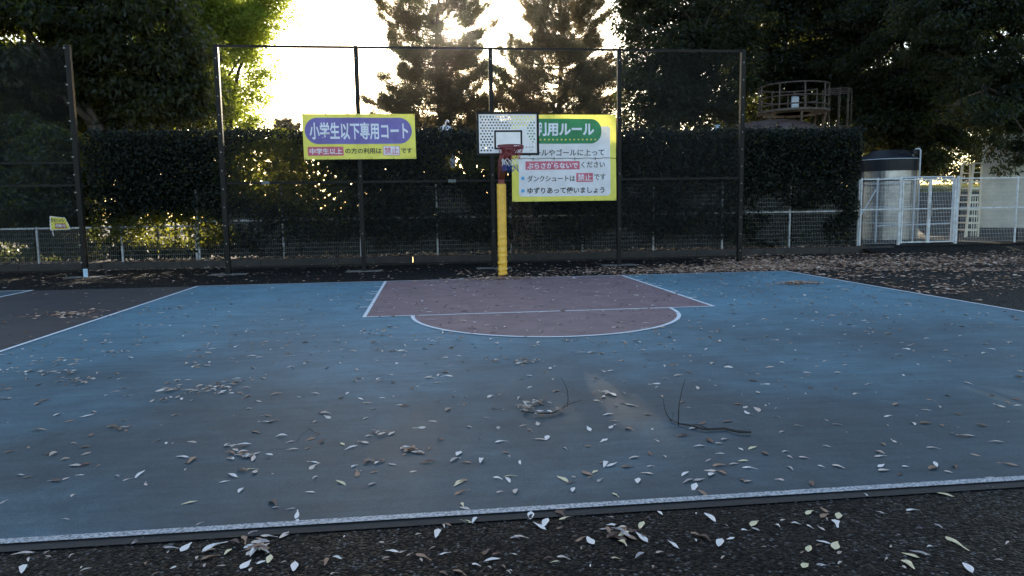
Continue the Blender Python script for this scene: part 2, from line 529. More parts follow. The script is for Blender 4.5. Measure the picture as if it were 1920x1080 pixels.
# ------------------------------------------------------------------ the ground and the court
WL, WR, D, LF = 6.10, 6.08, 11.474, 4.948
LW = 0.05
sheet('asphalt_ground', [(-60, -60), (60, -60), (60, 5.15), (-60, 5.15)], 0.0, MAT['asphalt'])
sheet('terrain', [(-150, 5.15), (150, 5.15), (150, 180), (-150, 180)], 0.17, MAT['soil'])
tag(MB().add([(11.0, 4.3, 0.006), (60, 4.3, 0.006), (60, 5.3, 0.178), (11.0, 5.3, 0.178), (60, 9.5, 0.182), (11.0, 9.5, 0.182)],
             [(0, 1, 2, 3), (3, 2, 4, 5)]).build('driveway', MAT['asphalt']), kind='structure')
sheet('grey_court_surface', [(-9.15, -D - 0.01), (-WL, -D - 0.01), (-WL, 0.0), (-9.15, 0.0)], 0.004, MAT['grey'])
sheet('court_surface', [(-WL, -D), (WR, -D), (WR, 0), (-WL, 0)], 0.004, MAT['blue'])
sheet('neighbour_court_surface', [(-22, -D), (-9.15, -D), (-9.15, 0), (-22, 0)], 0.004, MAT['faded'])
sheet('court_edge', [(-WL - 0.2, -D - 0.095), (WR + 0.2, -D - 0.095), (WR + 0.2, -D - 0.001), (-WL - 0.2, -D - 0.001)], 0.005, MAT['edge'])
CA, CB = 1.80, 1.97                                   # the free throw arc as painted
arc = [(CA * math.cos(math.pi + math.pi * i / 48), -LF + CB * math.sin(math.pi + math.pi * i / 48)) for i in range(49)]
sheet('lane_surface', [(-2.45, -LF), (2.45, -LF), (2.45, 0), (-2.45, 0)], 0.008, MAT['mauve'])
sheet('arc_surface', arc[::1], 0.008, MAT['mauve'])
ln = MB()
zl = 0.012


def strip(a, b, w=LW):
    a = np.array(a, float); b = np.array(b, float)
    t = (b - a) / np.linalg.norm(b - a); n = np.array([-t[1], t[0]]) * w / 2
    ln.add([(*(a - n), zl), (*(b - n), zl), (*(b + n), zl), (*(a + n), zl)], [(0, 1, 2, 3)])


strip((-WL, 0.0), (-2.475, 0.0)); strip((-2.425, 0.0), (2.425, 0.0)); strip((2.475, 0.0), (WR, 0.0))
strip((-WL, -D + LW / 2), (-WL, -LW / 2)); strip((WR, -D + LW / 2), (WR, -LW / 2))
strip((-2.45, -LF - LW / 2), (-2.45, LW / 2)); strip((2.45, -LF - LW / 2), (2.45, LW / 2))
strip((-2.425, -LF), (2.425, -LF))
for sx in (-1, 1):
    for yy in (-1.0, -1.85, -2.2, -3.05, -3.9):
        strip((sx * 2.475, yy), (sx * 2.60, yy))
strip((-9.15, -D), (-9.15, 0.025)); strip((-22, 0), (-9.175, 0))
va, fa = [], []
for i in range(49):
    w = math.pi + math.pi * i / 48
    for r in (-LW / 2, LW / 2):
        va.append(((CA + r) * math.cos(w), -LF - LW / 2 - 0.001 + (CB + r) * math.sin(w), zl))
for i in range(48):
    fa.append((2 * i, 2 * i + 1, 2 * i + 3, 2 * i + 2))
ln.add(va, fa)
tag(ln.build('court_lines', MAT['line']), kind='structure')
ln = MB()
strip((-WL - 0.025, -D), (WR + 0.025, -D), 0.052)
tag(ln.build('court_front_line', MAT['worn_line']), kind='structure')
k = MB()
x = -40.0
while x < 11.0:
    k.box((x, 5.0, -0.05), (x + 1.99, 5.16, 0.185)); x += 2.0
tag(k.build('kerb', MAT['kerb'], bevel=0.012), kind='structure')


# ------------------------------------------------------------------ leaves as numpy cards
def unit(a):
    return a / (np.linalg.norm(a, axis=-1, keepdims=True) + 1e-9)


def leaf_cards(C, T, Nrm, length, width, fold=False):
    """C centres, T tip directions, Nrm rough normals -> vertices, faces"""
    n = len(C)
    T = unit(T)
    B = unit(np.cross(Nrm, T))
    Nn = np.cross(T, B)
    L = np.broadcast_to(np.asarray(length, float), (n,))[:, None]
    Wd = np.broadcast_to(np.asarray(width, float), (n,))[:, None]
    if not fold:
        V = np.stack([C - T * L / 2, C + B * Wd / 2 - T * L * 0.05, C + T * L / 2, C - B * Wd / 2 - T * L * 0.05], 1)
        F = np.arange(n * 4).reshape(n, 4)
        return V.reshape(-1, 3), F
    V = np.stack([C - T * L / 2, C + B * Wd / 2 - T * L * 0.06 + Nn * Wd * 0.22, C + T * L / 2 - Nn * L * 0.12,
                  C - B * Wd / 2 - T * L * 0.06 + Nn * Wd * 0.22, C - T * L * 0.04], 1)
    i = np.arange(n)[:, None] * 5
    F = np.concatenate([i + np.array([0, 1, 2, 4])[None], i + np.array([0, 4, 2, 3])[None]], 0)
    return V.reshape(-1, 3), F


def rand_dir(n):
    return unit(rng.normal(size=(n, 3)))


def smooth_noise(p, seed, scale):
    """cheap lumpy noise from a few random waves, about -1..1"""
    r = np.random.default_rng(seed)
    out = np.zeros(len(p))
    for i in range(9):
        k_ = r.normal(size=3) * (1 + 0.5 * i) / scale
        out += np.sin(p @ k_ + r.uniform(0, 6.28)) / (1 + 0.35 * i)
    return out / 3.2


def branch_path(a, b, lift, n=7):
    a, b = np.array(a, float), np.array(b, float)
    pts = []
    j = rng.normal(size=3) * 0.06 * np.linalg.norm(b - a)
    for i in range(n):
        t = i / (n - 1)
        p = a + (b - a) * t + np.array([0, 0, lift]) * math.sin(math.pi * t) + j * math.sin(2 * math.pi * t)
        pts.append(p)
    return pts


def broad_tree(name, label, base, fork, blobs, n_clump, per, leaf, m, group=None, droop=0.3, tr=0.28, skip=None, clump=0.75):
    """blobs: (centre, radii) ellipsoids that the crown fills with leaf clumps"""
    root = thing(name, label, 'tree', base, group)
    cs = []
    wts = np.array([r[0] * r[1] * r[2] for c, r in blobs]) ** 0.8
    wts = wts / wts.sum()
    for (c, r), w in zip(blobs, wts):
        k_ = max(3, int(n_clump * w))
        d = rand_dir(k_)
        q = rng.uniform(0.25, 1.0, (k_, 1)) ** 0.45
        cs.append(np.array(c) + d * q * np.array(r))
    cs = np.concatenate(cs)
    if skip is not None: cs = cs[~skip(cs)]
    tb = MB()
    base = np.array(base, float); fork = np.array(fork, float)
    tp = branch_path(base - np.array([0, 0, 0.1]), fork, 0)
    tb.tube(tp, [tr * (1.25 - 0.5 * i / 6) if i else tr * 1.6 for i in range(7)], 10)
    pick = rng.permutation(len(cs))[:min(len(cs), 46)]
    mains = []
    for i, pi in enumerate(pick[:9]):
        end = cs[pi]
        st = tp[int(rng.integers(4, 7))]
        pts = branch_path(st, end, 0.12 * np.linalg.norm(end - st))
        l0 = tr * rng.uniform(0.4, 0.62)
        tb.tube(pts, [l0 * (1 - 0.8 * k_ / 6) for k_ in range(7)], 7)
        mains.append(pts)
    for pi in pick[9:]:
        end = cs[pi]
        allp = np.array([p for mm in mains for p in mm[2:6]])
        st = allp[np.argmin(np.linalg.norm(allp - end, axis=1))]
        pts = branch_path(st, end, 0.1 * np.linalg.norm(end - st), 5)
        tb.tube(pts, [0.055, 0.045, 0.034, 0.024, 0.012], 5)
    tb.build('trunk', MAT['bark'], root, smooth=True)
    # leaves
    n = len(cs) * per
    cid = np.repeat(np.arange(len(cs)), per)
    rad_c = rng.uniform(0.55, 1.15, len(cs)) * clump
    off = rand_dir(n) * (rng.uniform(0, 1, (n, 1)) ** 0.5) * rad_c[cid][:, None] * np.array([1.1, 1.1, 0.6])
    C = cs[cid] + off
    if skip is not None:
        kk = ~skip(C); C = C[kk]; off = off[kk]
    n = len(C)
    T = unit(off) * 0.8 + rand_dir(n) * 0.7 + np.array([0, 0, -droop])
    Nn = rand_dir(n) + np.array([0, -0.2, 0.7])
    sz = leaf * rng.uniform(0.65, 1.25, n)
    V, F = leaf_cards(C, T, Nn, sz, sz * 0.42)
    np_mesh('crown', V, F, m, root)
    return root


def pine(name, label, base, h, spread, px_hole=None, seed=1, lean=(0, 0), prof=None):
    r = np.random.default_rng(seed)
    root = thing(name, label, 'tree', base)
    base = np.array(base, float)
    tb = MB()
    pts = [base + np.array([lean[0] * (i / 9) ** 1.3 + 0.15 * math.sin(i * 1.3 + seed), lean[1] * i / 9, h * i / 9 - 0.1]) for i in range(10)]
    tb.tube(pts, [0.24 * (1 - 0.93 * i / 9) + 0.012 for i in range(10)], 9)
    TP, TD = [], []
    z = 0.22 * h
    while z < h - 0.3:
        t = z / h
        k_ = r.integers(4, 7)
        a0 = r.uniform(0, 6.28)
        for j in range(k_):
            a = a0 + 6.28 * j / k_ + r.normal() * 0.25
            Lb = spread * (prof(t) if prof else (1 - t) ** 0.75) * r.uniform(0.62, 1.12)
            if Lb < 0.3: Lb = 0.3
            i0 = t * 9; ii = min(8, int(i0)); o = pts[ii] + (pts[ii + 1] - pts[ii]) * (i0 - ii)
            dz = r.uniform(-0.05, 0.3) * Lb + 0.15 * Lb
            dirh = np.array([math.cos(a), math.sin(a), 0])
            bp = []
            for s_ in range(6):
                u = s_ / 5
                bp.append(o + dirh * Lb * u + np.array([0, 0, dz * u ** 1.7 - 0.06 * Lb * math.sin(3.1 * u)]))
            tb.tube(bp, [0.06 * (1 - t) + 0.03 - 0.012 * q for q in range(2)] + [0.035, 0.028, 0.02, 0.01], 5)
            nt_ = int((6 + Lb * 8.5) * (1.28 if t < 0.5 else 1.05))
            for q in range(nt_):
                u = r.uniform(0.28, 1.0) ** 0.7
                s_ = u * 5; si = min(4, int(s_)); p = bp[si] + (bp[si + 1] - bp[si]) * (s_ - si)
                side = r.normal() * 0.34 * Lb * (1.2 - u) * 0.9
                p = p + np.cross(dirh, [0, 0, 1]) * side + np.array([0, 0, r.uniform(-0.05, 0.32)])
                TP.append(p)
                TD.append(dirh * 0.5 + np.array([0, 0, 0.8]) + r.normal(size=3) * 0.3)
        z += r.uniform(0.36, 0.58)
    tb.build('trunk', MAT['bark'], root, smooth=True)
    TP = np.array(TP); TD = unit(np.array(TD))
    per = 46
    n = len(TP) * per
    cid = np.repeat(np.arange(len(TP)), per)
    d = unit(r.normal(size=(n, 3)) * 0.75 + TD[cid] * 0.8)
    off = d * r.uniform(0.02, 0.32, (n, 1)) + TD[cid] * r.uniform(-0.12, 0.3, (n, 1))
    C = TP[cid] + off
    if px_hole is not None:
        dr = unit(ray(*px_hole)[None])[0]
        q = C - CAM
        dist = np.linalg.norm(q - (q @ dr)[:, None] * dr, axis=1)
        keep = dist > 0.8 + 0.25 * r.normal(size=len(C))
        C = C[keep]; d = d[keep]
    keep = ~sun_gap(C)
    C = C[keep]; d = d[keep]
    n = len(C)
    sz = r.uniform(0.16, 0.30, n)
    V, F = leaf_cards(C, d, r.normal(size=(n, 3)), sz, 0.042)
    np_mesh('crown', V, F, MAT['needle'], root)
    return root


# gaps in the foliage where the low sun gets through to the court
GAPS = [(G(848, 606), 0.21), (G(1140, 738), 0.11)]


def sun_gap(C, soft=0.12):
    k_ = np.zeros(len(C), bool)
    d_ = np.array(sd)
    for p, r_ in GAPS:
        q = C - p
        k_ |= np.linalg.norm(q - (q @ d_)[:, None] * d_, axis=1) < r_ * 1.1 + soft * rng.normal(size=len(C))
    return k_


# ------------------------------------------------------------------ hedge
HX0, HX1, HTOP = -10.4, 11.42, 3.62


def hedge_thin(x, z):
    """where the clipped hedge has grown thin and the sun shows through; also places the sunlit leaf copy"""
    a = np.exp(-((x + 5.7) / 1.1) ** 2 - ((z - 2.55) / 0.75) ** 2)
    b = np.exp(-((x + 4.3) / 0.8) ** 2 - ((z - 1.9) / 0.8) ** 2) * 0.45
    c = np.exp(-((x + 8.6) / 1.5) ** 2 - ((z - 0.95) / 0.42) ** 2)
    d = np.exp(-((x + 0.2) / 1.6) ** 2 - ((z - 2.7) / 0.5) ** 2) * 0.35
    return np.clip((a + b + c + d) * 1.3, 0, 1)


def build_hedge():
    root = thing('hedge', 'long clipped dark green hedge behind the backstop and white wire fence', 'hedge', (0.4, 6.3, 0.17))
    # front, top, inner and back leaves
    def front(n, y0, spread):
        x = rng.uniform(HX0, HX1, n); z = rng.uniform(0.2, HTOP, n)
        p = np.stack([x, np.zeros(n), z], 1)
        lump = smooth_noise(p, 3, 0.8) * 0.13 + smooth_noise(p, 4, 0.25) * 0.07
        low = np.clip((0.9 - z) / 0.7, 0, 1) * 0.2 + np.clip(smooth_noise(p, 5, 1.1) - 0.25, 0, 1) * np.clip((2.0 - z) / 0.6, 0, 1) * 0.6
        y = y0 + lump + low + np.abs(rng.normal(size=n)) * spread
        edge = np.clip((x - (HX1 - 0.5)) / 0.5, 0, 1)
        y += edge ** 2 * 0.5
        # top corner is rounded a little
        y += np.clip((z - (HTOP - 0.22)) / 0.22, 0, 1) ** 2 * 0.16
        z = z + smooth_noise(np.stack([x, y * 0, x * 0], 1), 9, 0.6) * 0.04
        C = np.stack([x, y, z], 1)
        # the hedge is thin and patchy towards its left end
        thin = hedge_thin(x, z)
        keep = rng.uniform(size=n) > 0.70 * thin * (0.35 + 0.65 * (smooth_noise(C, 21, 0.6) > 0.0))
        g2 = smooth_noise(C, 31, 0.45)
        keep &= ~((z < 0.62) & (g2 > 0.0) & (rng.uniform(size=n) < 0.55))
        return C[keep]
    Cs = [front(105000, 5.41, 0.15), front(45000, 5.8, 0.25)]
    n = 9000
    x = rng.uniform(HX0, HX1, n)
    Cs.append(np.stack([x, rng.uniform(5.6, 7.1, n), HTOP + rng.normal(size=n) * 0.035
                        + smooth_noise(np.stack([x, x * 0, x * 0], 1), 9, 0.6) * 0.04], 1))
    n = 5200
    C3 = np.stack([HX1 + rng.normal(size=n) * 0.06 - 0.05, rng.uniform(5.9, 7.1, n), rng.uniform(0.2, HTOP, n)], 1)
    Cs.append(C3)
    n = 24000
    x = rng.uniform(HX0, HX1, n); z = rng.uniform(0.2, HTOP, n)
    Cs.append(np.stack([x, 7.1 + rng.normal(size=n) * 0.1, z], 1)[rng.uniform(size=n) > 0.75 * hedge_thin(x, z)])
    # stray shoots that escaped the last clipping
    for q in range(170):
        x = rng.uniform(HX0, HX1)
        if q % 3:
            o_, d_ = np.array([x, rng.uniform(5.7, 6.9), HTOP]), np.array([rng.normal() * 0.3, rng.normal() * 0.2, 1.0])
        else:
            o_, d_ = np.array([x, 5.42, rng.uniform(0.7, HTOP - 0.2)]), np.array([rng.normal() * 0.5, -0.7, 0.6])
        k_ = int(rng.integers(5, 12))
        Cs.append(o_ + d_ * rng.uniform(0, 0.24, (k_, 1)) + rng.normal(size=(k_, 3)) * 0.025)
    C = np.concatenate(Cs)
    C = C[~sun_gap(C, 0.06)]
    n = len(C)
    T = rand_dir(n) + np.array([0, -0.45, -0.25])
    Nn = rand_dir(n) * 0.9 + np.array([0, -0.7, 0.6])
    sz = rng.uniform(0.07, 0.12, n)
    V, F = leaf_cards(C, T, Nn, sz, sz * 0.5, fold=True)
    fo = np_mesh('foliage', V, F, MAT['hedge_shaded'], root)
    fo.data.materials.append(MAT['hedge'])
    lit = (hedge_thin(C[:, 0], C[:, 2]) > 0.25 + 0.15 * rng.normal(size=n)).astype(np.int32)  # thin patches take the sunlit copy, all others the shaded one
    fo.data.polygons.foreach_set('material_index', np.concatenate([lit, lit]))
    # larger inner leaves that close the middle of the hedge
    n = 42000
    x = rng.uniform(HX0 + 0.2, HX1 - 0.35, n)
    z = rng.uniform(0.25, HTOP - 0.12, n)
    keep = rng.uniform(size=n) > 0.86 * hedge_thin(x, z)
    C = np.stack([x, rng.uniform(6.0, 6.9, n), z], 1)[keep]
    C = C[~sun_gap(C, 0.06)]
    n = len(C)
    V, F = leaf_cards(C, rand_dir(n), rand_dir(n) + np.array([0, -1.0, 0]), 0.24, 0.14)
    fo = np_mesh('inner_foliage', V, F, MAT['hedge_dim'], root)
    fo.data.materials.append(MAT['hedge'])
    fo.data.polygons.foreach_set('material_index', (hedge_thin(C[:, 0], C[:, 2]) > 0.3).astype(np.int32))  # sunlit copy for inner leaves in the thin patches
    s = MB()
    x = HX0 + 0.3
    while x < HX1 - 0.2:
        y = 6.3 + random.uniform(-0.2, 0.2)
        s.tube([(x, y, 0.1), (x + random.uniform(-.1, .1), y, 1.1), (x + random.uniform(-.3, .3), y + .1, 2.3), (x + random.uniform(-.4, .4), y, 3.2)],
               [0.04, 0.032, 0.022, 0.01], 6)
        for q in range(4):
            z = random.uniform(0.5, 2.6)
            s.tube([(x, y, z), (x + random.uniform(-.4, .4), y - 0.35, z + 0.3), (x + random.uniform(-.5, .5), y - 0.6, z + 0.5)], [0.016, 0.011, 0.005], 5)
        x += random.uniform(0.4, 0.6)
    s.build('stems', MAT['bark'], root)


build_hedge()


# ------------------------------------------------------------------ white wire fence in the hedge, gates
FY = 5.62


def wire_panel(mb, x0, x1, y, z0, z1, px=0.05, pz=0.115, r=0.0017):
    n = int((x1 - x0) / px)
    for i in range(1, n):
        x = x0 + (x1 - x0) * i / n
        mb.box((x - r, y - r, z0), (x + r, y + r, z1))
    m = int((z1 - z0) / pz)
    for i in range(m + 1):
        z = z0 + (z1 - z0) * i / m
        mb.box((x0, y - 3.2 * r, z - 1.2 * r), (x1, y - r * 1.1, z + 1.2 * r))


def wire_fence(name, label, xs, y, z0, h, midrail, top_rail=True):
    root = thing(name, label, 'fence', ((xs[0] + xs[-1]) / 2, y, z0), 'white wire fences')
    for x in xs:
        MB().tube([(x, y, z0 - 0.05), (x, y, z0 + h + 0.04)], 0.030, 10).build('post', MAT['white_steel' if top_rail else 'darker_white'], root, smooth=False)
    rl = MB()
    for a, b in zip(xs[:-1], xs[1:]):
        rl.bar((a + 0.03, y - 0.018, z0 + midrail), (b - 0.03, y - 0.018, z0 + midrail), 0.03, 0.045)
    rl.build('rail', MAT['white_steel' if top_rail else 'darker_white'], root)
    ms = MB()
    for a, b in zip(xs[:-1], xs[1:]):
        wire_panel(ms, a + 0.03, b - 0.03, y - 0.05, z0 + 0.06, z0 + h - 0.02)
    ms.build('wire_mesh', MAT['fence_wire' if not top_rail else 'white_steel'], root)
    if top_rail:
        tr = MB()
        for a, b in zip(xs[:-1], xs[1:]):
            tr.bar((a + 0.03, y - 0.02, z0 + h), (b - 0.03, y - 0.02, z0 + h), 0.025, 0.03)
        tr.build('top_rail', MAT['white_steel'], root)
    return root


px_posts = [372, 531, 676, 820, 958, 1092, 1225, 1354, 1480, 1608]
xs = [P(p, 440, FY)[0] for p in px_posts]
wire_fence('wire_fence', 'white wire mesh fence half swallowed by the clipped hedge', xs, FY, 0.17, 1.93, 1.05, False)
xl = [P(p, 450, FY)[0] for p in (-240, -85, 70, 228)]
wire_fence('wire_fence', 'low white wire fence under the yellow placard at far left', xl + [xs[0] - 0.07], FY, 0.17, 0.93, 0.93, False)
gx = [P(p, 400, FY)[0] for p in (1690, 1742, 1790, 1905)]
wire_fence('wire_fence', 'white wire fence panel between hedge end and double gate', [xs[-1] + 0.07, gx[0] - 0.08], FY, 0.17, 1.98, 1.08)
wire_fence('wire_fence', 'white wire fence right of the gate in front of the concrete wall', [gx[2] + 0.09, gx[3], gx[3] + 2.0, gx[3] + 4.0], FY, 0.17, 1.98, 1.08)


def gate(x0, x1, label, hinge):
    root = thing('gate', label, 'gate', ((x0 + x1) / 2, FY, 0.17), 'white double gate')
    f = MB()
    for x in (x0, x1): f.bar((x, FY, 0.22), (x, FY, 2.15), 0.045)
    for z in (0.25, 1.25, 2.13): f.bar((x0 + 0.023, FY, z), (x1 - 0.023, FY, z), 0.035, 0.04)
    f.build('frame', MAT['white_steel'], root)
    w = MB(); wire_panel(w, x0 + 0.02, x1 - 0.02, FY - 0.03, 0.27, 2.11, r=0.0022); w.build('wire_mesh', MAT['white_steel'], root)
    hp = x0 - 0.075 if hinge < 0 else x1 + 0.075
    MB().tube([(hp, FY, 0.1), (hp, FY, 2.22)], 0.042, 10).build('gate_post', MAT['white_steel'], root)
    if hinge > 0:
        b = MB(); b.bar((x0 - 0.02, FY - 0.07, 1.22), (x0 + 0.22, FY - 0.07, 1.22), 0.025); b.bar((x0 + 0.02, FY - 0.05, 1.0), (x0 + 0.02, FY - 0.05, 1.45), 0.02)
        b.build('latch', MAT['zinc'], root)


gate(gx[0] + 0.02, gx[1] - 0.02, 'left leaf of the white wire double gate beside the steel tank', -1)
gate(gx[1] + 0.02, gx[2] - 0.02, 'right leaf of the white wire double gate, with the latch', 1)

# ------------------------------------------------------------------ backstop of chain link
BY, PX0, PS, BH = 2.757, -6.2368, 3.1212, 5.23
MID = P(800, 340, BY)[2]


def chain_mesh(mb, x0, x1, y, z0, z1, pitch=0.078, r=0.0016):
    w, h = x1 - x0, z1 - z0
    c = -h
    while c < w:
        # rising strand x = x0 + c + s, z = z0 + s
        for sgn, yo in ((1, 0.003), (-1, -0.003)):
            s0, s1 = max(0, -c), min(h, w - c)
            if s1 - s0 > 0.02:
                a = (c + s0, s0); b = (c + s1, s1)
                if sgn < 0: a = (w - a[0], a[1]); b = (w - b[0], b[1])
                mb.tube([(x0 + a[0], y + yo, z0 + a[1]), (x0 + b[0], y + yo, z0 + b[1])], r, 4, caps=False)
        c += pitch


def backstop():
    root = thing('chain_link_backstop', 'tall dark chain link backstop with five posts behind the hoop', 'fence', (0, BY, 0))
    xs_ = [PX0 + PS * i for i in range(5)]
    for i, x in enumerate(xs_):
        w = 0.055 if i in (0, 4) else 0.05
        p = MB().box((x - w, BY - w, -0.02), (x + w, BY + w, BH))
        po = p.build('post', MAT['post'], root, bevel=0.006)
        for z in (np.arange(0.3, BH, 0.42) if i in (0, 4) else np.arange(0.9, BH, 1.35)):
            MB().box((x - 0.012, BY - w - 0.008, z - 0.012), (x + 0.012, BY - w, z + 0.012)).build('bolt', MAT['zinc'], po).location = (0, 0, 0)
        MB().box((x - 0.42, BY - 0.2, -0.02), (x + 0.42, BY + 0.2, 0.012 if i < 3 else 0.01)).build('footing', MAT['footing'], root)
    for z, nm in ((BH - 0.03, 'top_rail'), (MID, 'middle_rail'), (0.16, 'bottom_rail')):
        r_ = MB()
        for i in range(4):
            r_.bar((xs_[i] + 0.056, BY, z), (xs_[i + 1] - 0.056, BY, z), 0.05)
        r_.build(nm, MAT['post'], root)
    m = MB()
    for i in range(4):
        chain_mesh(m, xs_[i] + 0.056, xs_[i + 1] - 0.056, BY - 0.035, 0.18, BH - 0.05)
    m.build('chain_mesh', MAT['wire'], root)
    for x in (PX0 + 0.95, PX0 + PS + 2.15):
        MB().box((x - 0.09, BY - 0.052, MID - 0.035), (x + 0.09, BY - 0.045, MID + 0.04)).build('rail_plate', MAT['plate'], root)


backstop()


def side_fence():
    x1 = -9.48; y = 2.95
    root = thing('chain_link_fence', 'dark chain link fence running off at the left edge', 'fence', (x1 - 3, y, 0))
    for i, x in enumerate((x1, x1 - 3.12, x1 - 6.24)):
        po = MB().box((x - 0.055, y - 0.055, -0.02), (x + 0.055, y + 0.055, BH)).build('post', MAT['post'], root, bevel=0.006)
        if i == 0:
            for z in np.arange(0.35, BH, 0.40):
                MB().box((x - 0.075, y - 0.063, z - 0.012), (x - 0.03, y - 0.055, z + 0.012)).build('bolt', MAT['zinc'], po).location = (0, 0, 0)
            MB().box((x - 0.02, y - 0.075, 0.0), (x + 0.075, y - 0.058, 0.2)).build('base_tape', MAT['pale_blue'], po).location = (0, 0, 0)
        MB().box((x - 0.42, y - 0.2, -0.02), (x + 0.42, y + 0.2, 0.012)).build('footing', MAT['footing'], root)
    for z, nm in ((2.62, 'upper_rail'), (MID, 'middle_rail'), (0.16, 'bottom_rail')):
        r_ = MB()
        for i in range(2): r_.bar((x1 - 3.12 * i - 0.056, y, z), (x1 - 3.12 * (i + 1) + 0.056, y, z), 0.045)
        r_.build(nm, MAT['post'], root)
    m = MB()
    for i in range(2): chain_mesh(m, x1 - 3.12 * (i + 1) + 0.056, x1 - 3.12 * i - 0.056, y - 0.03, 0.18, BH - 0.05)
    m.build('chain_mesh', MAT['wire'], root)


side_fence()


# ------------------------------------------------------------------ banners
class Sheet:
    """a hung cloth: coordinates (u right, v down) in metres from its top left corner"""

    def __init__(s, x, y, z, wr, skew=0.0):
        s.x, s.y, s.z, s.wr, s.skew = x, y, z, wr, skew

    def pt(s, u, v, off):
        return (s.x + u + s.skew * v, s.y - off - s.wr(u, v), s.z - v)

    def shape(s, name, top, bot, u0, u1, off, m, parent, nu=48, nv=14, label=None):
        """fills between top(u) and bot(u)"""
        V = []
        for i in range(nu + 1):
            u = u0 + (u1 - u0) * (0.5 - 0.5 * math.cos(math.pi * i / nu))
            a, b = top(u), bot(u)
            for j in range(nv + 1): V.append(s.pt(u, a + (b - a) * j / nv, off))
        F = []
        for i in range(nu):
            for j in range(nv):
                q = i * (nv + 1) + j
                F.append((q, q + 1, q + nv + 2, q + nv + 1))
        return np_mesh(name, V, F, m, parent, smooth=True)

    def rrect(s, name, u0, v0, u1, v1, rr, off, m, parent, rb=None):
        rb = rr if rb is None else rb

        def cut(u, r):
            if r <= 0: return 0
            e = min(u - u0, u1 - u)
            return r - math.sqrt(max(0, r * r - (r - e) ** 2)) if e < r else 0
        return s.shape(name, lambda u: v0 + cut(u, rr), lambda u: v1 - cut(u, rb), u0, u1, off, m, parent)

    def dots(s, name, pts, r, off, m, parent):
        for (u, v) in pts:
            MB().add([s.pt(u + r * math.cos(2 * math.pi * i / 12), v + r * math.sin(2 * math.pi * i / 12), off) for i in range(12)], [tuple(range(12))]).build(name, m, parent)

    def text(s, name, body, u0, v0, u1, v1, off, m, parent, bold=0.02):
        """lettering stretched to fill a box"""
        cu = bpy.data.curves.new('lettering', 'FONT')
        cu.body = body
        cu.size = 1.0
        cu.offset = bold
        cu.resolution_u = 3
        ob = bpy.data.objects.new('lettering_curve', cu)
        COL.objects.link(ob)
        dg = bpy.context.evaluated_depsgraph_get()
        me = bpy.data.meshes.new_from_object(ob.evaluated_get(dg))
        bpy.data.objects.remove(ob)
        bpy.data.curves.remove(cu)
        bm = bmesh.new(); bm.from_mesh(me)
        bmesh.ops.triangulate(bm, faces=bm.faces[:])
        xs_ = [v.co.x for v in bm.verts]; ys_ = [v.co.y for v in bm.verts]
        ax, bx, ay, by = min(xs_), max(xs_), min(ys_), max(ys_)
        for v in bm.verts:
            v.co = Vector((u0 + (v.co.x - ax) / (bx - ax) * (u1 - u0), v1 - (v.co.y - ay) / (by - ay) * (v1 - v0), 0))
        for it in range(3):
            le = [e for e in bm.edges if e.calc_length() > 0.05]
            if not le: break
            bmesh.ops.subdivide_edges(bm, edges=le, cuts=1)
        for v in bm.verts: v.co = Vector(s.pt(v.co.x, v.co.y, off))
        bm.to_mesh(me); bm.free()
        me.materials.clear(); me.materials.append(m)
        me.name = name
        return link(name, me, parent)


def ties(sh, w, h, parent, nx, edges=('t', 'b')):
    for i in range(nx):
        u = 0.03 + (w - 0.06) * i / (nx - 1)
        if 't' in edges: MB().bar(sh.pt(u, 0.03, 0.004), (sh.pt(u, -0.025, 0)[0], sh.y + 0.03, sh.pt(u, -0.025, 0)[2]), 0.012).build('tie', MAT['black'], parent)
        if 'b' in edges: MB().bar(sh.pt(u, h - 0.03, 0.004), (sh.pt(u, h + 0.025, 0)[0], sh.y + 0.03, sh.pt(u, h + 0.025, 0)[2]), 0.012).build('tie', MAT['black'], parent)


def banner_notice():
    w, h = 2.58, 1.04
    X, Z = -4.39, 3.68
    sh = Sheet(X, 2.675, Z, lambda u, v: 0.012 * math.sin(2.1 * u + 3.3 * v) + 0.010 * math.sin(7 * u - 5 * v) + 0.004 * math.sin(13 * u + 9 * v), 0.012)
    root = thing('banner', 'wide yellow banner with white lettering on a purple oval', 'banner', (X + w / 2, 2.675, Z - h), 'banners on the backstop')
    sh.rrect('cloth', 0, 0, w, h, 0.0, 0, MAT['ban_y'], root)
    A = lambda cx: (cx - 78) / 1668 * w          # from survey marks to metres
    B = lambda cy: (cy - 115) / 672 * h
    sh.rrect('purple_oval', A(108), B(172), A(1695), B(560), (B(560) - B(172)) / 2, 0.004, MAT['ban_p'], root)
    sh.text('headline', '小学生以下専用コート', A(178), B(238), A(1640), B(498), 0.010, MAT['ban_t'], root, 0.026)
    sh.rrect('red_box', A(138), B(600), A(662), B(732), 0, 0.004, MAT['ban_r'], root)
    sh.text('lettering', '中学生以上', A(165), B(622), A(642), B(712), 0.010, MAT['ban_t'], root, 0.02)
    sh.text('lettering', 'の方の利用は', A(688), B(620), A(1228), B(706), 0.006, MAT['ban_k'], root, 0.02)
    sh.rrect('box_border', A(1252), B(592), A(1500), B(734), 0, 0.004, MAT['ban_r'], root)
    sh.rrect('white_box', A(1259), B(599), A(1493), B(727), 0, 0.007, MAT['ban_t'], root)
    sh.text('lettering', '禁止', A(1270), B(612), A(1480), B(714), 0.012, MAT['ban_r'], root, 0.010)
    sh.text('lettering', 'です', A(1520), B(625), A(1685), B(702), 0.006, MAT['ban_k'], root, 0.02)
    ties(sh, w, h, root, 6)


banner_notice()


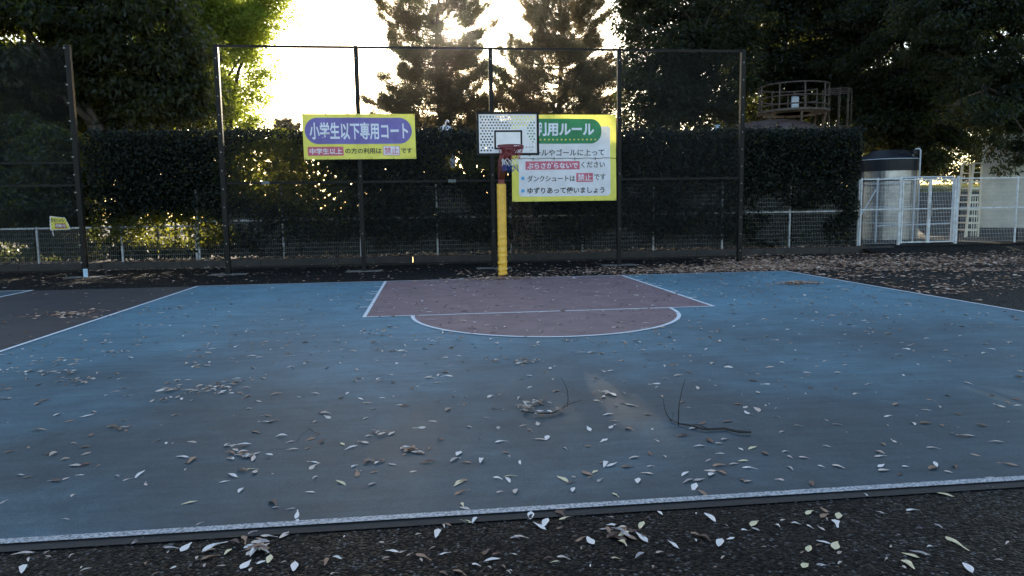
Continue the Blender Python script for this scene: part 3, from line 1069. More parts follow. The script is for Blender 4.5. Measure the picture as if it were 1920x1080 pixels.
def banner_rules():
    w, h = 2.56, 2.06
    X, Z = 0.47, 3.66
    sh = Sheet(X, 2.675, Z, lambda u, v: 0.014 * math.sin(1.7 * u + 2.3 * v) + 0.011 * math.sin(6 * u - 4 * v) + 0.004 * math.sin(11 * u + 9 * v)
               + 0.012 * max(0, v - 1.3) * math.sin(9 * u + 5 * v), 0.0)
    root = thing('banner', 'large yellow bordered rules banner with green heading and blue bullets', 'banner', (X + w / 2, 2.675, Z - h), 'banners on the backstop')
    sh.rrect('cloth', 0, 0, w, h, 0.0, 0, MAT['ban_y'], root)
    A = lambda cx: (cx - 488) / 1052 * w
    B = lambda cy: (cy - 135) / 870 * h
    sh.rrect('white_panel', A(556), B(252), A(1480), B(955), 0.07, 0.004, MAT['ban_w'], root)
    sh.rrect('green_heading', A(640), B(176), A(1392), B(424), 0.27, 0.008, MAT['ban_g'], root)
    sh.text('headline', '利用ルール', A(722), B(212), A(1318), B(350), 0.014, MAT['ban_t'], root, 0.036)
    sh.dots('heading_dot', [(A(690 + 42.5 * i), B(384)) for i in range(16)], 0.022, 0.013, MAT['ban_y'], root)
    sh.text('lettering', 'ポールやゴールに上って', A(640), B(478), A(1420), B(546), 0.008, MAT['ban_k'], root, 0.014)
    sh.rrect('red_box', A(624), B(600), A(1170), B(684), 0, 0.008, MAT['ban_r'], root)
    sh.text('lettering', 'ぶらさがらないで', A(640), B(612), A(1152), B(674), 0.014, MAT['ban_t'], root, 0.026)
    sh.text('lettering', 'ください', A(1186), B(606), A(1424), B(668), 0.008, MAT['ban_k'], root, 0.014)
    sh.text('lettering', 'ダンクシュートは', A(640), B(742), A(1122), B(806), 0.008, MAT['ban_k'], root, 0.014)
    sh.rrect('red_box', A(1134), B(722), A(1302), B(812), 0, 0.008, MAT['ban_r'], root)
    sh.text('lettering', '禁止', A(1148), B(732), A(1290), B(802), 0.014, MAT['ban_t'], root, 0.012)
    sh.text('lettering', 'です', A(1315), B(732), A(1428), B(794), 0.008, MAT['ban_k'], root, 0.012)
    sh.text('lettering', 'ゆずりあって使いましょう', A(640), B(862), A(1420), B(928), 0.008, MAT['ban_k'], root, 0.024)
    sh.dots('bullet', [(A(595), B(770)), (A(595), B(896)), (A(595), B(520))], 0.044, 0.008, MAT['ban_b'], root)
    g = MB()
    n = 30
    g.tube([sh.pt(0.0 + w * i / n, B(572) + 0.008 * math.sin(i * 1.1), 0.012) for i in range(n + 1)], 0.006, 6)
    for cx in (700, 910, 1120, 1325): g.bar(sh.pt(A(cx), B(560), 0.014), sh.pt(A(cx), B(592), 0.014), 0.012)
    g.build('cord', MAT['black'], root)
    ties(sh, w, h, root, 6)


banner_rules()


def placard():
    c = [P(93, 405, FY - 0.1), P(122, 408, FY - 0.1), P(132, 430, FY - 0.1), P(95, 432, FY - 0.1)]
    root = thing('placard', 'small bent yellow placard tied on the low white fence rail', 'sign', tuple(c[3]))
    TL, TR, BR, BL = [np.array(q) for q in c]

    class Q(Sheet):
        def pt(s, u, v, off):
            p = (TL * (1 - u) + TR * u) * (1 - v) + (BL * (1 - u) + BR * u) * v
            return (p[0], p[1] - off - 0.02 * math.sin(3 * u + 2 * v), p[2])
    sh = Q(0, 0, 0, None)
    sh.rrect('border', 0, 0, 1, 1, 0, 0, MAT['ban_w'], root)
    sh.rrect('yellow_face', 0.06, 0.05, 0.97, 0.95, 0, 0.004, MAT['ban_y'], root)
    sh.text('lettering', '防犯カメラ', 0.1, 0.14, 0.84, 0.42, 0.01, MAT['ban_k'], root, 0.02)
    sh.rrect('brown_box', 0.28, 0.5, 0.86, 0.88, 0, 0.008, MAT['ban_br'], root)
    sh.text('lettering', '作動中', 0.31, 0.55, 0.83, 0.84, 0.012, MAT['ban_t'], root, 0.02)
    MB().bar(tuple(BL + np.array([0.03, 0.04, 0.02])), tuple(BL + np.array([0.03, 0.06, -0.15])), 0.02).build('strap', MAT['white_steel'], root)


placard()


# ------------------------------------------------------------------ basketball hoop
def hoop():
    PXc, PYc = 0.0, 0.62
    bx, by = 0.0, -0.80                 # board plane
    root = thing('basketball_hoop', 'small basketball hoop with perforated white board on a yellow padded pole', 'basketball hoop', (PXc, PYc, 0))
    # padded sleeve with creases, square with soft corners
    n, V, F = 20, [], []
    hh = 1.93
    rows = 90
    for i in range(rows + 1):
        z = 0.03 + hh * i / rows
        zz = z
        cre = 0.0
        if z < 1.15:
            a = (1.15 - z) / 1.15
            cre = a * (0.009 * math.sin(z * 46 + 0.7) + 0.006 * math.sin(z * 83 + 2) + 0.004 * math.sin(z * 27))
        for j in range(n):
            w = 2 * math.pi * (j + 0.5) / n
            cx, sy = math.cos(w), math.sin(w)
            e = 1 / (abs(cx) ** 5 + abs(sy) ** 5) ** 0.2
            tw = cre * math.sin(2.0 * w + z * 21) + cre * 1.0
            r = 0.094 * e + tw + (0.004 if i in (0, rows) else 0) * -1
            V.append((PXc + r * cx, PYc + r * sy, zz + 0.012 * math.sin(w + 1) * (cre != 0)))
        if i:
            for j in range(n): F.append(((i - 1) * n + j, (i - 1) * n + (j + 1) % n, i * n + (j + 1) % n, i * n + j))
    pad = MB().add(V, F + [tuple(range(n - 1, -1, -1)), tuple(rows * n + j for j in range(n))]).build('pole_pad', MAT['pad'], root, smooth=True)
    sm = MB()
    for zz in (0.09,): sm.box((PXc - 0.095, PYc - 0.103, zz), (PXc + 0.095, PYc - 0.098, zz + 0.006))
    sm.box((PXc + 0.070, PYc - 0.101, 0.05), (PXc + 0.076, PYc - 0.096, 1.95))
    sm.build('seam', MAT['pad'], pad).location = (0, 0, 0)
    MB().box((PXc - 0.06, PYc - 0.06, -0.05), (PXc + 0.06, PYc + 0.06, 2.34)).build('pole', MAT['maroon'], root, bevel=0.006)
    # arm: a folded plate bracket reaching forward and up
    a = MB()
    for sx in (-0.062, 0.056):
        prof = [(PYc - 0.06, 2.05), (PYc + 0.06, 2.05), (PYc + 0.06, 2.42), (by + 0.05, 2.78), (by + 0.05, 2.50)]
        v = [(PXc + sx, y, z) for y, z in prof] + [(PXc + sx + 0.006, y, z) for y, z in prof]
        f = [(0, 1, 2, 3, 4), (9, 8, 7, 6, 5)] + [(i, i + 5, (i + 1) % 5 + 5, (i + 1) % 5) for i in range(5)]
        a.add(v, f)
    a.add([(PXc - 0.056, PYc - 0.062, 2.05), (PXc + 0.056, PYc - 0.062, 2.05), (PXc + 0.056, by + 0.052, 2.502), (PXc - 0.056, by + 0.052, 2.502)], [(0, 1, 2, 3)])
    a.box((PXc - 0.1, by + 0.03, 2.46), (PXc + 0.1, by + 0.05, 2.95))
    for z in (2.62, 3.05):
        a.bar((-0.5, by + 0.04, z), (0.5, by + 0.04, z), 0.035)
    arm = a.build('arm', MAT['maroon'], root, bevel=0.003)
    for q in range(3):
        MB().tube([(-0.075, PYc - 0.1 - 0.2 * q, 2.2 + 0.08 * q), (0.075, PYc - 0.1 - 0.2 * q, 2.2 + 0.08 * q)], 0.012, 8).build('bolt', MAT['black'], arm).location = (0, 0, 0)
    lb = MB().box((PXc - 0.045, PYc - 0.068, 2.08), (PXc + 0.045, PYc - 0.063, 2.2)); lb.box((PXc - 0.042, PYc - 0.068, 2.23), (PXc + 0.042, PYc - 0.063, 2.25))
    lb.build('rating_label', MAT['board'], arm).location = (0, 0, 0)
    # board: perforated sheet
    x0, x1, z0, z1 = -0.60, 0.60, 2.45, 3.27
    fr = 0.044
    px0, px1, pz0, pz1 = x0 + fr, x1 - fr, z0 + fr, z1 - fr
    ix0, ix1, iz0, iz1 = -0.265, 0.275, 2.565, 2.925
    mb = MB()
    pitch = 0.0600
    rows = 13
    rh = (pz1 - pz0 - 0.05) / rows
    hr = 0.0175

    def plate(a0, b0, a1, b1):
        if a1 - a0 > 1e-4 and b1 - b0 > 1e-4:
            mb.box((a0, by - 0.002, b0), (a1, by + 0.002, b1))

    def cell(a0, b0, a1, b1):
        cx, cz = (a0 + a1) / 2, (b0 + b1) / 2
        hw, hh_ = (a1 - a0) / 2, (b1 - b0) / 2
        vs = []
        for yy in (by - 0.002, by + 0.002):
            for i in range(12):
                w = 2 * math.pi * i / 12
                vs.append((cx + hr * math.cos(w), yy, cz + hr * math.sin(w)))
            for i in range(12):
                w = 2 * math.pi * i / 12
                c_, s_ = math.cos(w), math.sin(w)
                k_ = min(hw / max(abs(c_), 1e-6), hh_ / max(abs(s_), 1e-6))
                if i % 3 and abs(abs(c_ / hw) - abs(s_ / hh_)) >= 0: pass
                vs.append((cx + k_ * c_, yy, cz + k_ * s_))
        # snap the diagonal spokes onto the cell's corners
        for o in (12, 36):
            for i, (sx, sz) in ((1, (1, 1)), (5, (-1, 1)), (7, (-1, -1)), (11, (1, -1))):
                vs[o + i] = (cx + sx * hw, vs[o + i][1], cz + sz * hh_)
        fs = []
        for i in range(12):
            j = (i + 1) % 12
            fs.append((i, j, 12 + j, 12 + i)); fs.append((24 + j, 24 + i, 36 + i, 36 + j))
            fs.append((j, i, 24 + i, 24 + j))
        mb.add(vs, fs)
    plate(px0, pz0, px1, pz0 + 0.025); plate(px0, pz1 - 0.025, px1, pz1)
    for r in range(rows):
        b0 = pz0 + 0.025 + r * rh; b1 = b0 + rh
        xa = px0 + 0.012 + (pitch / 2 if r % 2 else 0)
        ncol = int((px1 - 0.012 - xa) / pitch)
        plate(px0, b0, xa, b1)
        for c in range(ncol):
            a0 = xa + c * pitch; a1 = a0 + pitch
            m_ = ((a0 + a1) / 2, (b0 + b1) / 2)
            if ix0 - 0.02 < m_[0] < ix1 + 0.02 and iz0 - 0.02 < m_[1] < iz1 + 0.02: plate(a0, b0, a1, b1)
            else: cell(a0, b0, a1, b1)
        plate(xa + ncol * pitch, b0, px1, b1)
    bd = mb.build('backboard', MAT['board'], root)
    fm = MB()
    for (a0, b0, a1, b1) in ((x0, z0, x1, z0 + fr), (x0, z1 - fr, x1, z1), (x0, z0 + fr, x0 + fr, z1 - fr), (x1 - fr, z0 + fr, x1, z1 - fr)):
        fm.box((a0, by - 0.016, b0), (a1, by + 0.016, b1))
    fm.build('border', MAT['black'], bd).location = (0, 0, 0)
    sq = MB(); t = 0.034
    for (a0, b0, a1, b1) in ((ix0, iz0, ix1, iz0 + t), (ix0, iz1 - t, ix1, iz1), (ix0, iz0 + t, ix0 + t, iz1 - t), (ix1 - t, iz0 + t, ix1, iz1 - t)):
        sq.box((a0, by - 0.005, b0), (a1, by - 0.003, b1))
    sq.build('target_square', MAT['black'], bd).location = (0, 0, 0)
    # ring and net
    rc = (0.0, by - 0.15 - 0.235, 2.60); R_ = 0.235
    rg = MB()
    rg.tube([(rc[0] + R_ * math.cos(2 * math.pi * i / 40), rc[1] + R_ * math.sin(2 * math.pi * i / 40), rc[2]) for i in range(40)], 0.012, 8, close=True)
    rg.tube([(rc[0] + R_ * 1.02 * math.cos(2 * math.pi * i / 40), rc[1] + R_ * 1.02 * math.sin(2 * math.pi * i / 40), rc[2] - 0.045) for i in range(40)], 0.008, 6, close=True)
    for i in range(14):
        w = 2 * math.pi * (i + 0.5) / 14
        rg.tube([(rc[0] + R_ * 1.02 * math.cos(w), rc[1] + R_ * 1.02 * math.sin(w), rc[2] - 0.05), (rc[0] + R_ * math.cos(w), rc[1] + R_ * math.sin(w), rc[2])], 0.006, 5)
    rg.box((-0.1, by - 0.16, rc[2] - 0.055), (0.1, by - 0.018, rc[2] + 0.012))
    rg.box((-0.11, by - 0.022, rc[2] - 0.15), (0.11, by - 0.006, rc[2] + 0.05))
    for sx in (-1, 1):
        rg.bar((sx * 0.09, by - 0.02, rc[2] - 0.12), (sx * 0.16, by - 0.22, rc[2] - 0.02), 0.02)
    rim = rg.build('rim', MAT['maroon'], root, smooth=False)
    nb = MB(); ns = 12; lv = 8
    ht = 0.44
    mi_of = lambda l: 0 if l < 4 else (1 if l < 6 else 2)

    def npt(i, l):
        t = l / lv
        r = 0.232 - 0.10 * min(1, t * 1.25) + 0.012 * math.sin(i * 2.3 + l)
        w = 2 * math.pi * (i + 0.5 * (l % 2)) / ns
        return (rc[0] + r * math.cos(w) + 0.03 * t * t * math.sin(i * 1.7), rc[1] + r * math.sin(w), rc[2] - 0.02 - ht * t - (0.03 * (i % 3 == 0) * t))
    for l in range(lv):
        for i in range(ns):
            a_ = npt(i, l)
            for j in ((0, 1) if l % 2 else (-1, 0)):
                b_ = npt((i + j) % ns, l + 1)
                nb.tube([a_, b_], 0.0042, 4, mi_of(l), caps=False)
    cw = mat('net_white', (0.72, 0.70, 0.72), 0.8); cb = mat('net_blue', (0.03, 0.07, 0.30), 0.8); cr = mat('net_red', (0.30, 0.04, 0.05), 0.8)
    nb.build('net', [cr, cw, cb], root)


hoop()


# ------------------------------------------------------------------ things behind the hedge
def brown_tank():
    y = 13.0
    c = P(1450, 240, y)
    s = (P(1550, 240, y)[0] - P(1450, 240, y)[0]) / 100      # metres per survey pixel there
    zt = P(1450, 222, y)[2]
    R_ = 92 * s
    root = thing('water_tank', 'rusty brown domed tank with railing rising behind the hedge', 'tank', (c[0], y, 0.17))
    prof = [(R_, 0.0), (R_, zt - 1.05)] + [(R_ * math.cos(t), zt - 1.05 - 0.17 + 0.17 + 1.0 * math.sin(t) - 0.0) for t in np.linspace(0.0, math.pi / 2 - 0.02, 12)]
    MB().lathe((c[0], y, 0.17), [(r, z - 0.17 if z else 0) for r, z in prof], 48).build('tank_shell', MAT['tank_brown'], root, smooth=True)
    rib = MB()
    for a in np.linspace(0, 2 * math.pi, 9)[:-1]:
        rib.tube([(c[0] + R_ * 1.005 * math.cos(t) * math.cos(a), y + R_ * 1.005 * math.cos(t) * math.sin(a), zt - 1.05 + 1.005 * math.sin(t)) for t in np.linspace(0.05, 1.2, 9)], 0.025, 6)
    rib.build('ribs', MAT['rail_brown'], root)
    # platform and circular railing
    zc = P(1486, 211, y)[2]; ztop = P(1486, 163, y)[2]; cx = P(1487, 200, y)[0]
    rr = 59 * s
    pf = MB()
    pf.lathe((cx, y, zc), [(rr * 1.04, -0.05), (rr * 1.04, 0.03), (rr * 0.5, 0.03), (rr * 0.5, -0.05)], 36)
    for a in np.linspace(0.3, 0.3 + 2 * math.pi, 7)[:-1]:
        pf.bar((cx + rr * 0.95 * math.cos(a), y + rr * 0.95 * math.sin(a), zc - 0.04), (cx + rr * 0.8 * math.cos(a), y + rr * 0.8 * math.sin(a), zt - 0.75), 0.07)
    pf.build('platform', MAT['rail_brown'], root)
    rl = MB()
    for z in (ztop, (zc + ztop) / 2 + 0.02, zc + 0.2):
        n = 40
        pts = [(cx + rr * math.cos(0.35 + 5.6 * i / n), y + rr * math.sin(0.35 + 5.6 * i / n), z) for i in range(n + 1)]
        rl.tube(pts, 0.028, 6)
    for a in np.linspace(0.35, 5.95, 9):
        rl.tube([(cx + rr * math.cos(a), y + rr * math.sin(a), zc), (cx + rr * math.cos(a), y + rr * math.sin(a), ztop)], 0.028, 6)
    rl.build('railing', MAT['rail_brown'], root)
    hb = P(1475, 195, y)
    b = MB().box((hb[0] - 0.14, y - 0.7, zc), (hb[0] + 0.14, y - 0.62, P(1475, 186, y)[2]))
    b.build('grey_panel', MAT['panel'], root, bevel=0.01)
    f = MB()
    for (a0, a1) in ((P(1460, 184, y), P(1493, 184, y)), (P(1460, 209, y), P(1460, 182, y)), (P(1493, 209, y), P(1493, 182, y))):
        f.tube([(a0[0], y - 0.75, a0[2]), (a1[0], y - 0.75, a1[2])], 0.022, 6)
    f.build('panel_frame', MAT['rail_brown'], root)
    # caged ladder
    lx = P(1563, 205, y)[0]; lr = 24 * s
    zt2 = P(1563, 171, y)[2]
    cg = MB()
    for z in (zt2, zt2 - 0.07, zt2 - 1.45, zt2 - 1.55, zt2 - 2.9):
        cg.tube([(lx + lr * math.cos(2 * math.pi * i / 24), y - 0.2 + lr * math.sin(2 * math.pi * i / 24), z) for i in range(24)], 0.022, 5, close=True)
    for i in range(9):
        a = 2 * math.pi * (i + 0.3) / 9
        cg.tube([(lx + lr * math.cos(a), y - 0.2 + lr * math.sin(a), 0.4), (lx + lr * math.cos(a), y - 0.2 + lr * math.sin(a), zt2)], 0.02, 5)
    cg.build('ladder_cage', MAT['rail_brown'], root)


brown_tank()


def steel_tank():
    y = 9.3
    cx = P(1663, 350, y)[0]
    s = (P(1760, 350, y)[0] - P(1660, 350, y)[0]) / 100
    R_ = 47 * s
    zb = P(1660, 322, y)[2]; zl_ = P(1660, 300, y)[2]; zt = P(1660, 283, y)[2]
    root = thing('storage_tank', 'stainless steel tank with black dome lid behind the white gate', 'tank', (cx, y, 0.17))
    MB().lathe((cx, y, 0.17), [(R_, 0), (R_, zb - 0.17 - 0.5), (R_ * 1.012, zb - 0.65), (R_ * 1.012, zb - 0.62), (R_, zb - 0.6), (R_, zb - 0.17)], 48).build('shell', MAT['steel'], root, smooth=False)
    MB().lathe((cx, y, 0), [(R_ * 1.03, zb), (R_ * 1.03, zl_), (R_ * 1.0, zl_ + 0.03), (R_ * 0.7, zt - 0.1), (R_ * 0.55, zt), (0.02, zt + 0.02)], 48).build('lid', MAT['tank_black'], root, smooth=False)
    MB().lathe((cx, y, zl_ - 0.02), [(R_ * 1.035, 0), (R_ * 1.045, 0.012), (R_ * 1.035, 0.024)], 48).build('lid_rim', MAT['panel'], root)
    MB().box((cx - 0.1, y - R_ * 0.75, zl_ + 0.06), (cx + 0.12, y - R_ * 0.4, zl_ + 0.24)).build('hatch', MAT['tank_black'], root, bevel=0.02)
    for zz_ in (0.75, 1.3):
        MB().lathe((cx, y, zz_), [(R_ * 1.004, 0), (R_ * 1.008, 0.012), (R_ * 1.004, 0.024)], 48).build('weld_seam', MAT['panel'], root)
    MB().lathe((cx, y, P(1660, 341, y)[2]), [(R_ * 1.015, 0), (R_ * 1.02, 0.04), (R_ * 1.015, 0.08)], 48).build('band', MAT['tank_black'], root)
    p = MB()
    xx = P(1688, 350, y)[0]; zz = P(1688, 273, y)[2] - 0.16
    p.tube([(xx, y - R_ * 0.98 - 0.05, 0.2), (xx, y - R_ * 0.98 - 0.05, zz - 0.1), (xx - 0.04, y - R_ - 0.03, zz - 0.03), (xx - 0.10, y - R_ * 0.95, zz - 0.02), (xx - 0.14, y - R_ * 0.9, zz - 0.1), (xx - 0.14, y - R_ * 0.8, zl_)], 0.026, 8)
    p.build('vent_pipe', MAT['panel'], root, smooth=True)
    v = MB().box((xx - 0.22, y - R_ * 0.98, zz - 0.2), (xx + 0.08, y - R_ * 0.8, zz - 0.05)); v.tube([(xx + 0.05, y - R_ * .9, zl_), (xx + 0.05, y - R_ * .9, zz + 0.06)], 0.03, 8)
    v.build('valve', MAT['tank_black'], root)


steel_tank()


def pipe_frame():
    y = 7.2
    root = thing('pipe_frame', 'grey pipe handrail frame standing between gate and steel tank', 'railing', (P(1740, 400, y)[0], y, 0.17))
    r = MB()
    z = P(1740, 332, y)[2]
    x0, x1, x2 = [P(p, 340, y)[0] for p in (1646, 1716, 1788)]
    r.tube([(x0, y, z - 0.06), (x1, y, z)], 0.026, 7); r.tube([(x1, y, z), (x2, y, z)], 0.026, 7)
    for x in (x0, x1, x2): r.tube([(x, y, 0.17), (x, y, z)], 0.026, 7)
    r.tube([(x0, y + .05, 0.7), (x2, y + .05, 0.75)], 0.02, 7)
    r.tube([(x0 - .6, y + .05, 0.9), (x0, y + .05, 1.9)], 0.02, 7)
    r.build('pipes', MAT['panel'], root)


pipe_frame()


def concrete_building():
    y = 9.5
    x0 = P(1839, 330, y)[0]
    root = thing('concrete_building', 'pale concrete block building behind the fence at right', 'building', (x0 + 3, y + 2, 0.17))
    zt = P(1839, 262, y)[2]
    a = math.radians(43)
    f_ = np.array([math.cos(a), -math.sin(a)]); g_ = np.array([math.sin(a), math.cos(a)])
    o_ = np.array([x0, y])

    def block(l0, l1, d0, d1, z0, z1):
        c = [o_ + f_ * l + g_ * d for l, d in ((l0, d0), (l1, d0), (l1, d1), (l0, d1))]
        return MB().add([(*q, z0) for q in c] + [(*q, z1) for q in c], [(0, 3, 2, 1), (4, 5, 6, 7), (0, 1, 5, 4), (1, 2, 6, 5), (2, 3, 7, 6), (3, 0, 4, 7)])
    block(0, 3.6, 0, 3, 0.1, zt).build('wall', MAT['concrete'], root, bevel=0.02)
    block(-0.06, 3.66, -0.06, 3.06, zt + 0.002, zt + 0.14).build('roof_slab', MAT['concrete'], root)
    block(0.02, 3.58, -0.02, -0.003, 0.17, 0.5).build('plinth', MAT['kerb'], root)


concrete_building()


def stair():
    y = 9.2
    x0 = P(1812, 405, y)[0]; x1 = P(1837, 405, y)[0]
    zt = P(1825, 306, y)[2]
    root = thing('access_stair', 'cream steel access stair against the concrete wall', 'stairs', ((x0 + x1) / 2, y, 0.17))
    zm = P(1825, 341, y)[2]
    xm = P(1826, 306, y)[0]
    st = MB()
    for yy in (y, y + 0.55):
        st.bar((x0, yy, 0.17), (xm, yy, zt), 0.07, 0.05)
        st.bar((x1 - 0.03, yy, 0.17), (x1 - 0.03, yy, zt), 0.05)
        st.bar((xm, yy, zt), (x1 - 0.03, yy, zt), 0.05)
        st.bar((xm - 0.04, yy, (zt + zm) / 2), (x1 - 0.03, yy, (zt + zm) / 2), 0.035)
        st.bar((xm - 0.1, yy, zm), (x1 - 0.03, yy, zm), 0.06)
    st.build('frame', MAT['cream'], root)
    tr = MB()
    n = 7
    for i in range(n):
        z = 0.17 + (zm - 0.17) * (i + 1) / (n + 1)
        xa = x0 + (xm - x0) * (z - 0.17) / (zt - 0.17)
        tr.box((xa, y + 0.03, z), (x1 - 0.05, y + 0.52, z + 0.05))
        tr.box((xa, y - 0.005, z - 0.02), (x1 - 0.05, y + 0.005, z + 0.05))
    for k_ in range(1, 4):
        xa = x0 + 0.12 + (x1 - x0 - 0.15) * k_ / 4
        tr.box((xa - 0.015, y - 0.012, 0.2), (xa + 0.015, y - 0.006, zm * 0.75))
    tr.build('treads', MAT['cream'], root)


stair()


def white_dome():
    y = 9.0
    c = P(836, 252, y)
    root = thing('vent_dome', 'white dome with bent pipe on top peeking over the hedge', 'dome vent', (c[0], y, 0.17))
    R_ = 0.33; z0 = P(836, 252, y)[2] - 0.05
    MB().lathe((c[0], y, 0), [(R_ * 0.9, 0.17), (R_ * 0.9, z0 - 0.05), (R_, z0)] + [(R_ * math.cos(t), z0 + 0.32 * math.sin(t)) for t in np.linspace(0.15, 1.5, 8)], 28).build('dome', MAT['board'], root, smooth=True)
    g = MB()
    for a in np.linspace(0, math.pi, 6)[:-1]:
        g.tube([(c[0] + R_ * 1.02 * math.cos(t) * math.cos(a), y + R_ * 1.02 * math.cos(t) * math.sin(a), z0 + 0.33 * math.sin(t)) for t in np.linspace(0, math.pi, 13)], 0.008, 5)
    g.build('cage', MAT['panel'], root)
    p = MB().tube([(c[0], y, z0 + 0.3), (c[0] + 0.0, y, z0 + 0.42), (c[0] + 0.04, y, z0 + 0.48), (c[0] + 0.1, y, z0 + 0.47), (c[0] + 0.1, y, z0 + 0.42)], 0.022, 8)
    p.build('bent_pipe', MAT['board'], root, smooth=True)


white_dome()


def standpipe():
    y = 8.5
    c = P(1345, 240, y)
    root = thing('standpipe', 'pale blue valve pipe poking over the hedge beside a post', 'pipe', (c[0], y, 0.17))
    z = c[2]
    m = MB().tube([(c[0], y, 0.17), (c[0], y, z + 0.02)], 0.05, 12)
    m.lathe((c[0], y, z - 0.02), [(0.09, 0), (0.09, 0.04)], 16)
    m.lathe((c[0], y, z + 0.06), [(0.09, 0), (0.09, 0.03)], 16)
    m.tube([(c[0], y, z), (c[0], y, z + 0.1)], 0.04, 10)
    m.tube([(c[0], y, z - .06), (c[0] - 0.18, y, z - .06)], 0.045, 10)
    m.build('pipe', MAT['pale_blue'], root)


standpipe()


# ------------------------------------------------------------------ trees
def ell(px, py, y, rx, rz, ry=None):
    """a crown lobe placed by survey: radii in survey pixels at that distance"""
    c = P(px, py, y)
    s = (P(px + 50, py, y)[0] - P(px - 50, py, y)[0]) / 100
    return (tuple(c), (rx * s, (ry if ry else rx * s * 0.8), rz * s))


def base_at(px, y):
    return (P(px, 300, y)[0], y, 0.17)


def forkpt(px, py, y):
    return tuple(P(px, py, y))


# left: dark oak in front, lighter sunlit tree behind it
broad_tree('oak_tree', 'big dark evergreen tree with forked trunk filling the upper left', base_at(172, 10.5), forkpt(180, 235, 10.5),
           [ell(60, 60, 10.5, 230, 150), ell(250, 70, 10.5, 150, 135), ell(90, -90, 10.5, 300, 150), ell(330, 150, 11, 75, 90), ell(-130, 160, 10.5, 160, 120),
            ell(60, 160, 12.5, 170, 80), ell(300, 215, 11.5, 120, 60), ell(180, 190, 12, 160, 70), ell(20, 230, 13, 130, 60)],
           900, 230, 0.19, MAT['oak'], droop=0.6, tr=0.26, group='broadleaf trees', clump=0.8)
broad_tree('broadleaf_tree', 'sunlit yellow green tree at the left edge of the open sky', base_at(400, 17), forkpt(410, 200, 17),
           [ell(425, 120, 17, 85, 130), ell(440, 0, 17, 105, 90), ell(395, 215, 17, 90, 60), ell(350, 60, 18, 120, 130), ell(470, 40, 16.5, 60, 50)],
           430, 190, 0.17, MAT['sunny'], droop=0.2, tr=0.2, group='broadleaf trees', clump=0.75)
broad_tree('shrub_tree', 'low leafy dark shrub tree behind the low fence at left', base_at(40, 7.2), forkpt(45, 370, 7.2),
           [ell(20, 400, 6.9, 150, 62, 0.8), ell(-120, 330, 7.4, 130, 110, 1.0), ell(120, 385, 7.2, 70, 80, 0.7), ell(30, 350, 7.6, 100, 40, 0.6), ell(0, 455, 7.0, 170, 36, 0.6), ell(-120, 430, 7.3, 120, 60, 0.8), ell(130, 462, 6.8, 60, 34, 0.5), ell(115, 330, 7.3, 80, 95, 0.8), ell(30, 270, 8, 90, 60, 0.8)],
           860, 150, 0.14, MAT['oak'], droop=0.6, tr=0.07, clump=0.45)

broad_tree('broadleaf_tree', 'dim tree low in the distance between the oak trunk and the left edge', base_at(60, 24), forkpt(60, 270, 24),
           [ell(20, 260, 24, 170, 60), ell(150, 275, 24, 90, 50), ell(-60, 330, 24, 120, 60), ell(250, 240, 24, 110, 55), ell(60, 160, 24, 190, 70)],
           300, 170, 0.26, MAT['oak'], droop=0.3, tr=0.2, group='broadleaf trees', clump=1.0)

# right: a wall of dark trees
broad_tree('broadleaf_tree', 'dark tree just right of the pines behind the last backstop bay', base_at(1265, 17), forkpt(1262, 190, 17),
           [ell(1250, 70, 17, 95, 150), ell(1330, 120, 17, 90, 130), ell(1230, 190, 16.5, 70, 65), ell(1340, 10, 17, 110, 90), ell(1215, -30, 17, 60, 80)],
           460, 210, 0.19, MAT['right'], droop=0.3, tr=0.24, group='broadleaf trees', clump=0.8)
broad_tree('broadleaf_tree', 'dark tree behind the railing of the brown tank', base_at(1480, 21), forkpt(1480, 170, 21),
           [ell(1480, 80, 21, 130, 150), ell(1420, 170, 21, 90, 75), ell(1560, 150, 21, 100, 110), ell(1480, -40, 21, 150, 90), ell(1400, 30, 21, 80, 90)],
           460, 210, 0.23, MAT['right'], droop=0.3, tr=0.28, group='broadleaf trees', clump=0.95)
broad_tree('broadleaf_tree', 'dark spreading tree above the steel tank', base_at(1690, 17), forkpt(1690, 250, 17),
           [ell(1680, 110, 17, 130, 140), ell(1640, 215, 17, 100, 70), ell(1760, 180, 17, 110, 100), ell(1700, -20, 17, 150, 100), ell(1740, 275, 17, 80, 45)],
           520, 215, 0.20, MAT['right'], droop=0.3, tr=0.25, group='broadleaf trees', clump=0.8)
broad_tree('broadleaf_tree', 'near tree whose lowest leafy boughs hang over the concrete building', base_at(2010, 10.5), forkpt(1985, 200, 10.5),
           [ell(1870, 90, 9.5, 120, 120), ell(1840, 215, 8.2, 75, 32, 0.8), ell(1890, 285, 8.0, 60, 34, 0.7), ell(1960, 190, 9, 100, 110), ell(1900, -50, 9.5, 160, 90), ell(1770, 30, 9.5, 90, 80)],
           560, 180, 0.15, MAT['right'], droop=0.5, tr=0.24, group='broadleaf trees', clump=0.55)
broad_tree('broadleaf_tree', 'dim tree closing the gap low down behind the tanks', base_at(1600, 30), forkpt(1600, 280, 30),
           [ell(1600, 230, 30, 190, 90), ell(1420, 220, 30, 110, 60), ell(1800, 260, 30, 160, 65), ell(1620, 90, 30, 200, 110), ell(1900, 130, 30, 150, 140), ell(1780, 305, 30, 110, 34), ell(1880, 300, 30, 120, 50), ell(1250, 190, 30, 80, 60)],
           440, 190, 0.30, MAT['right'], droop=0.3, tr=0.3, group='broadleaf trees', clump=1.3)

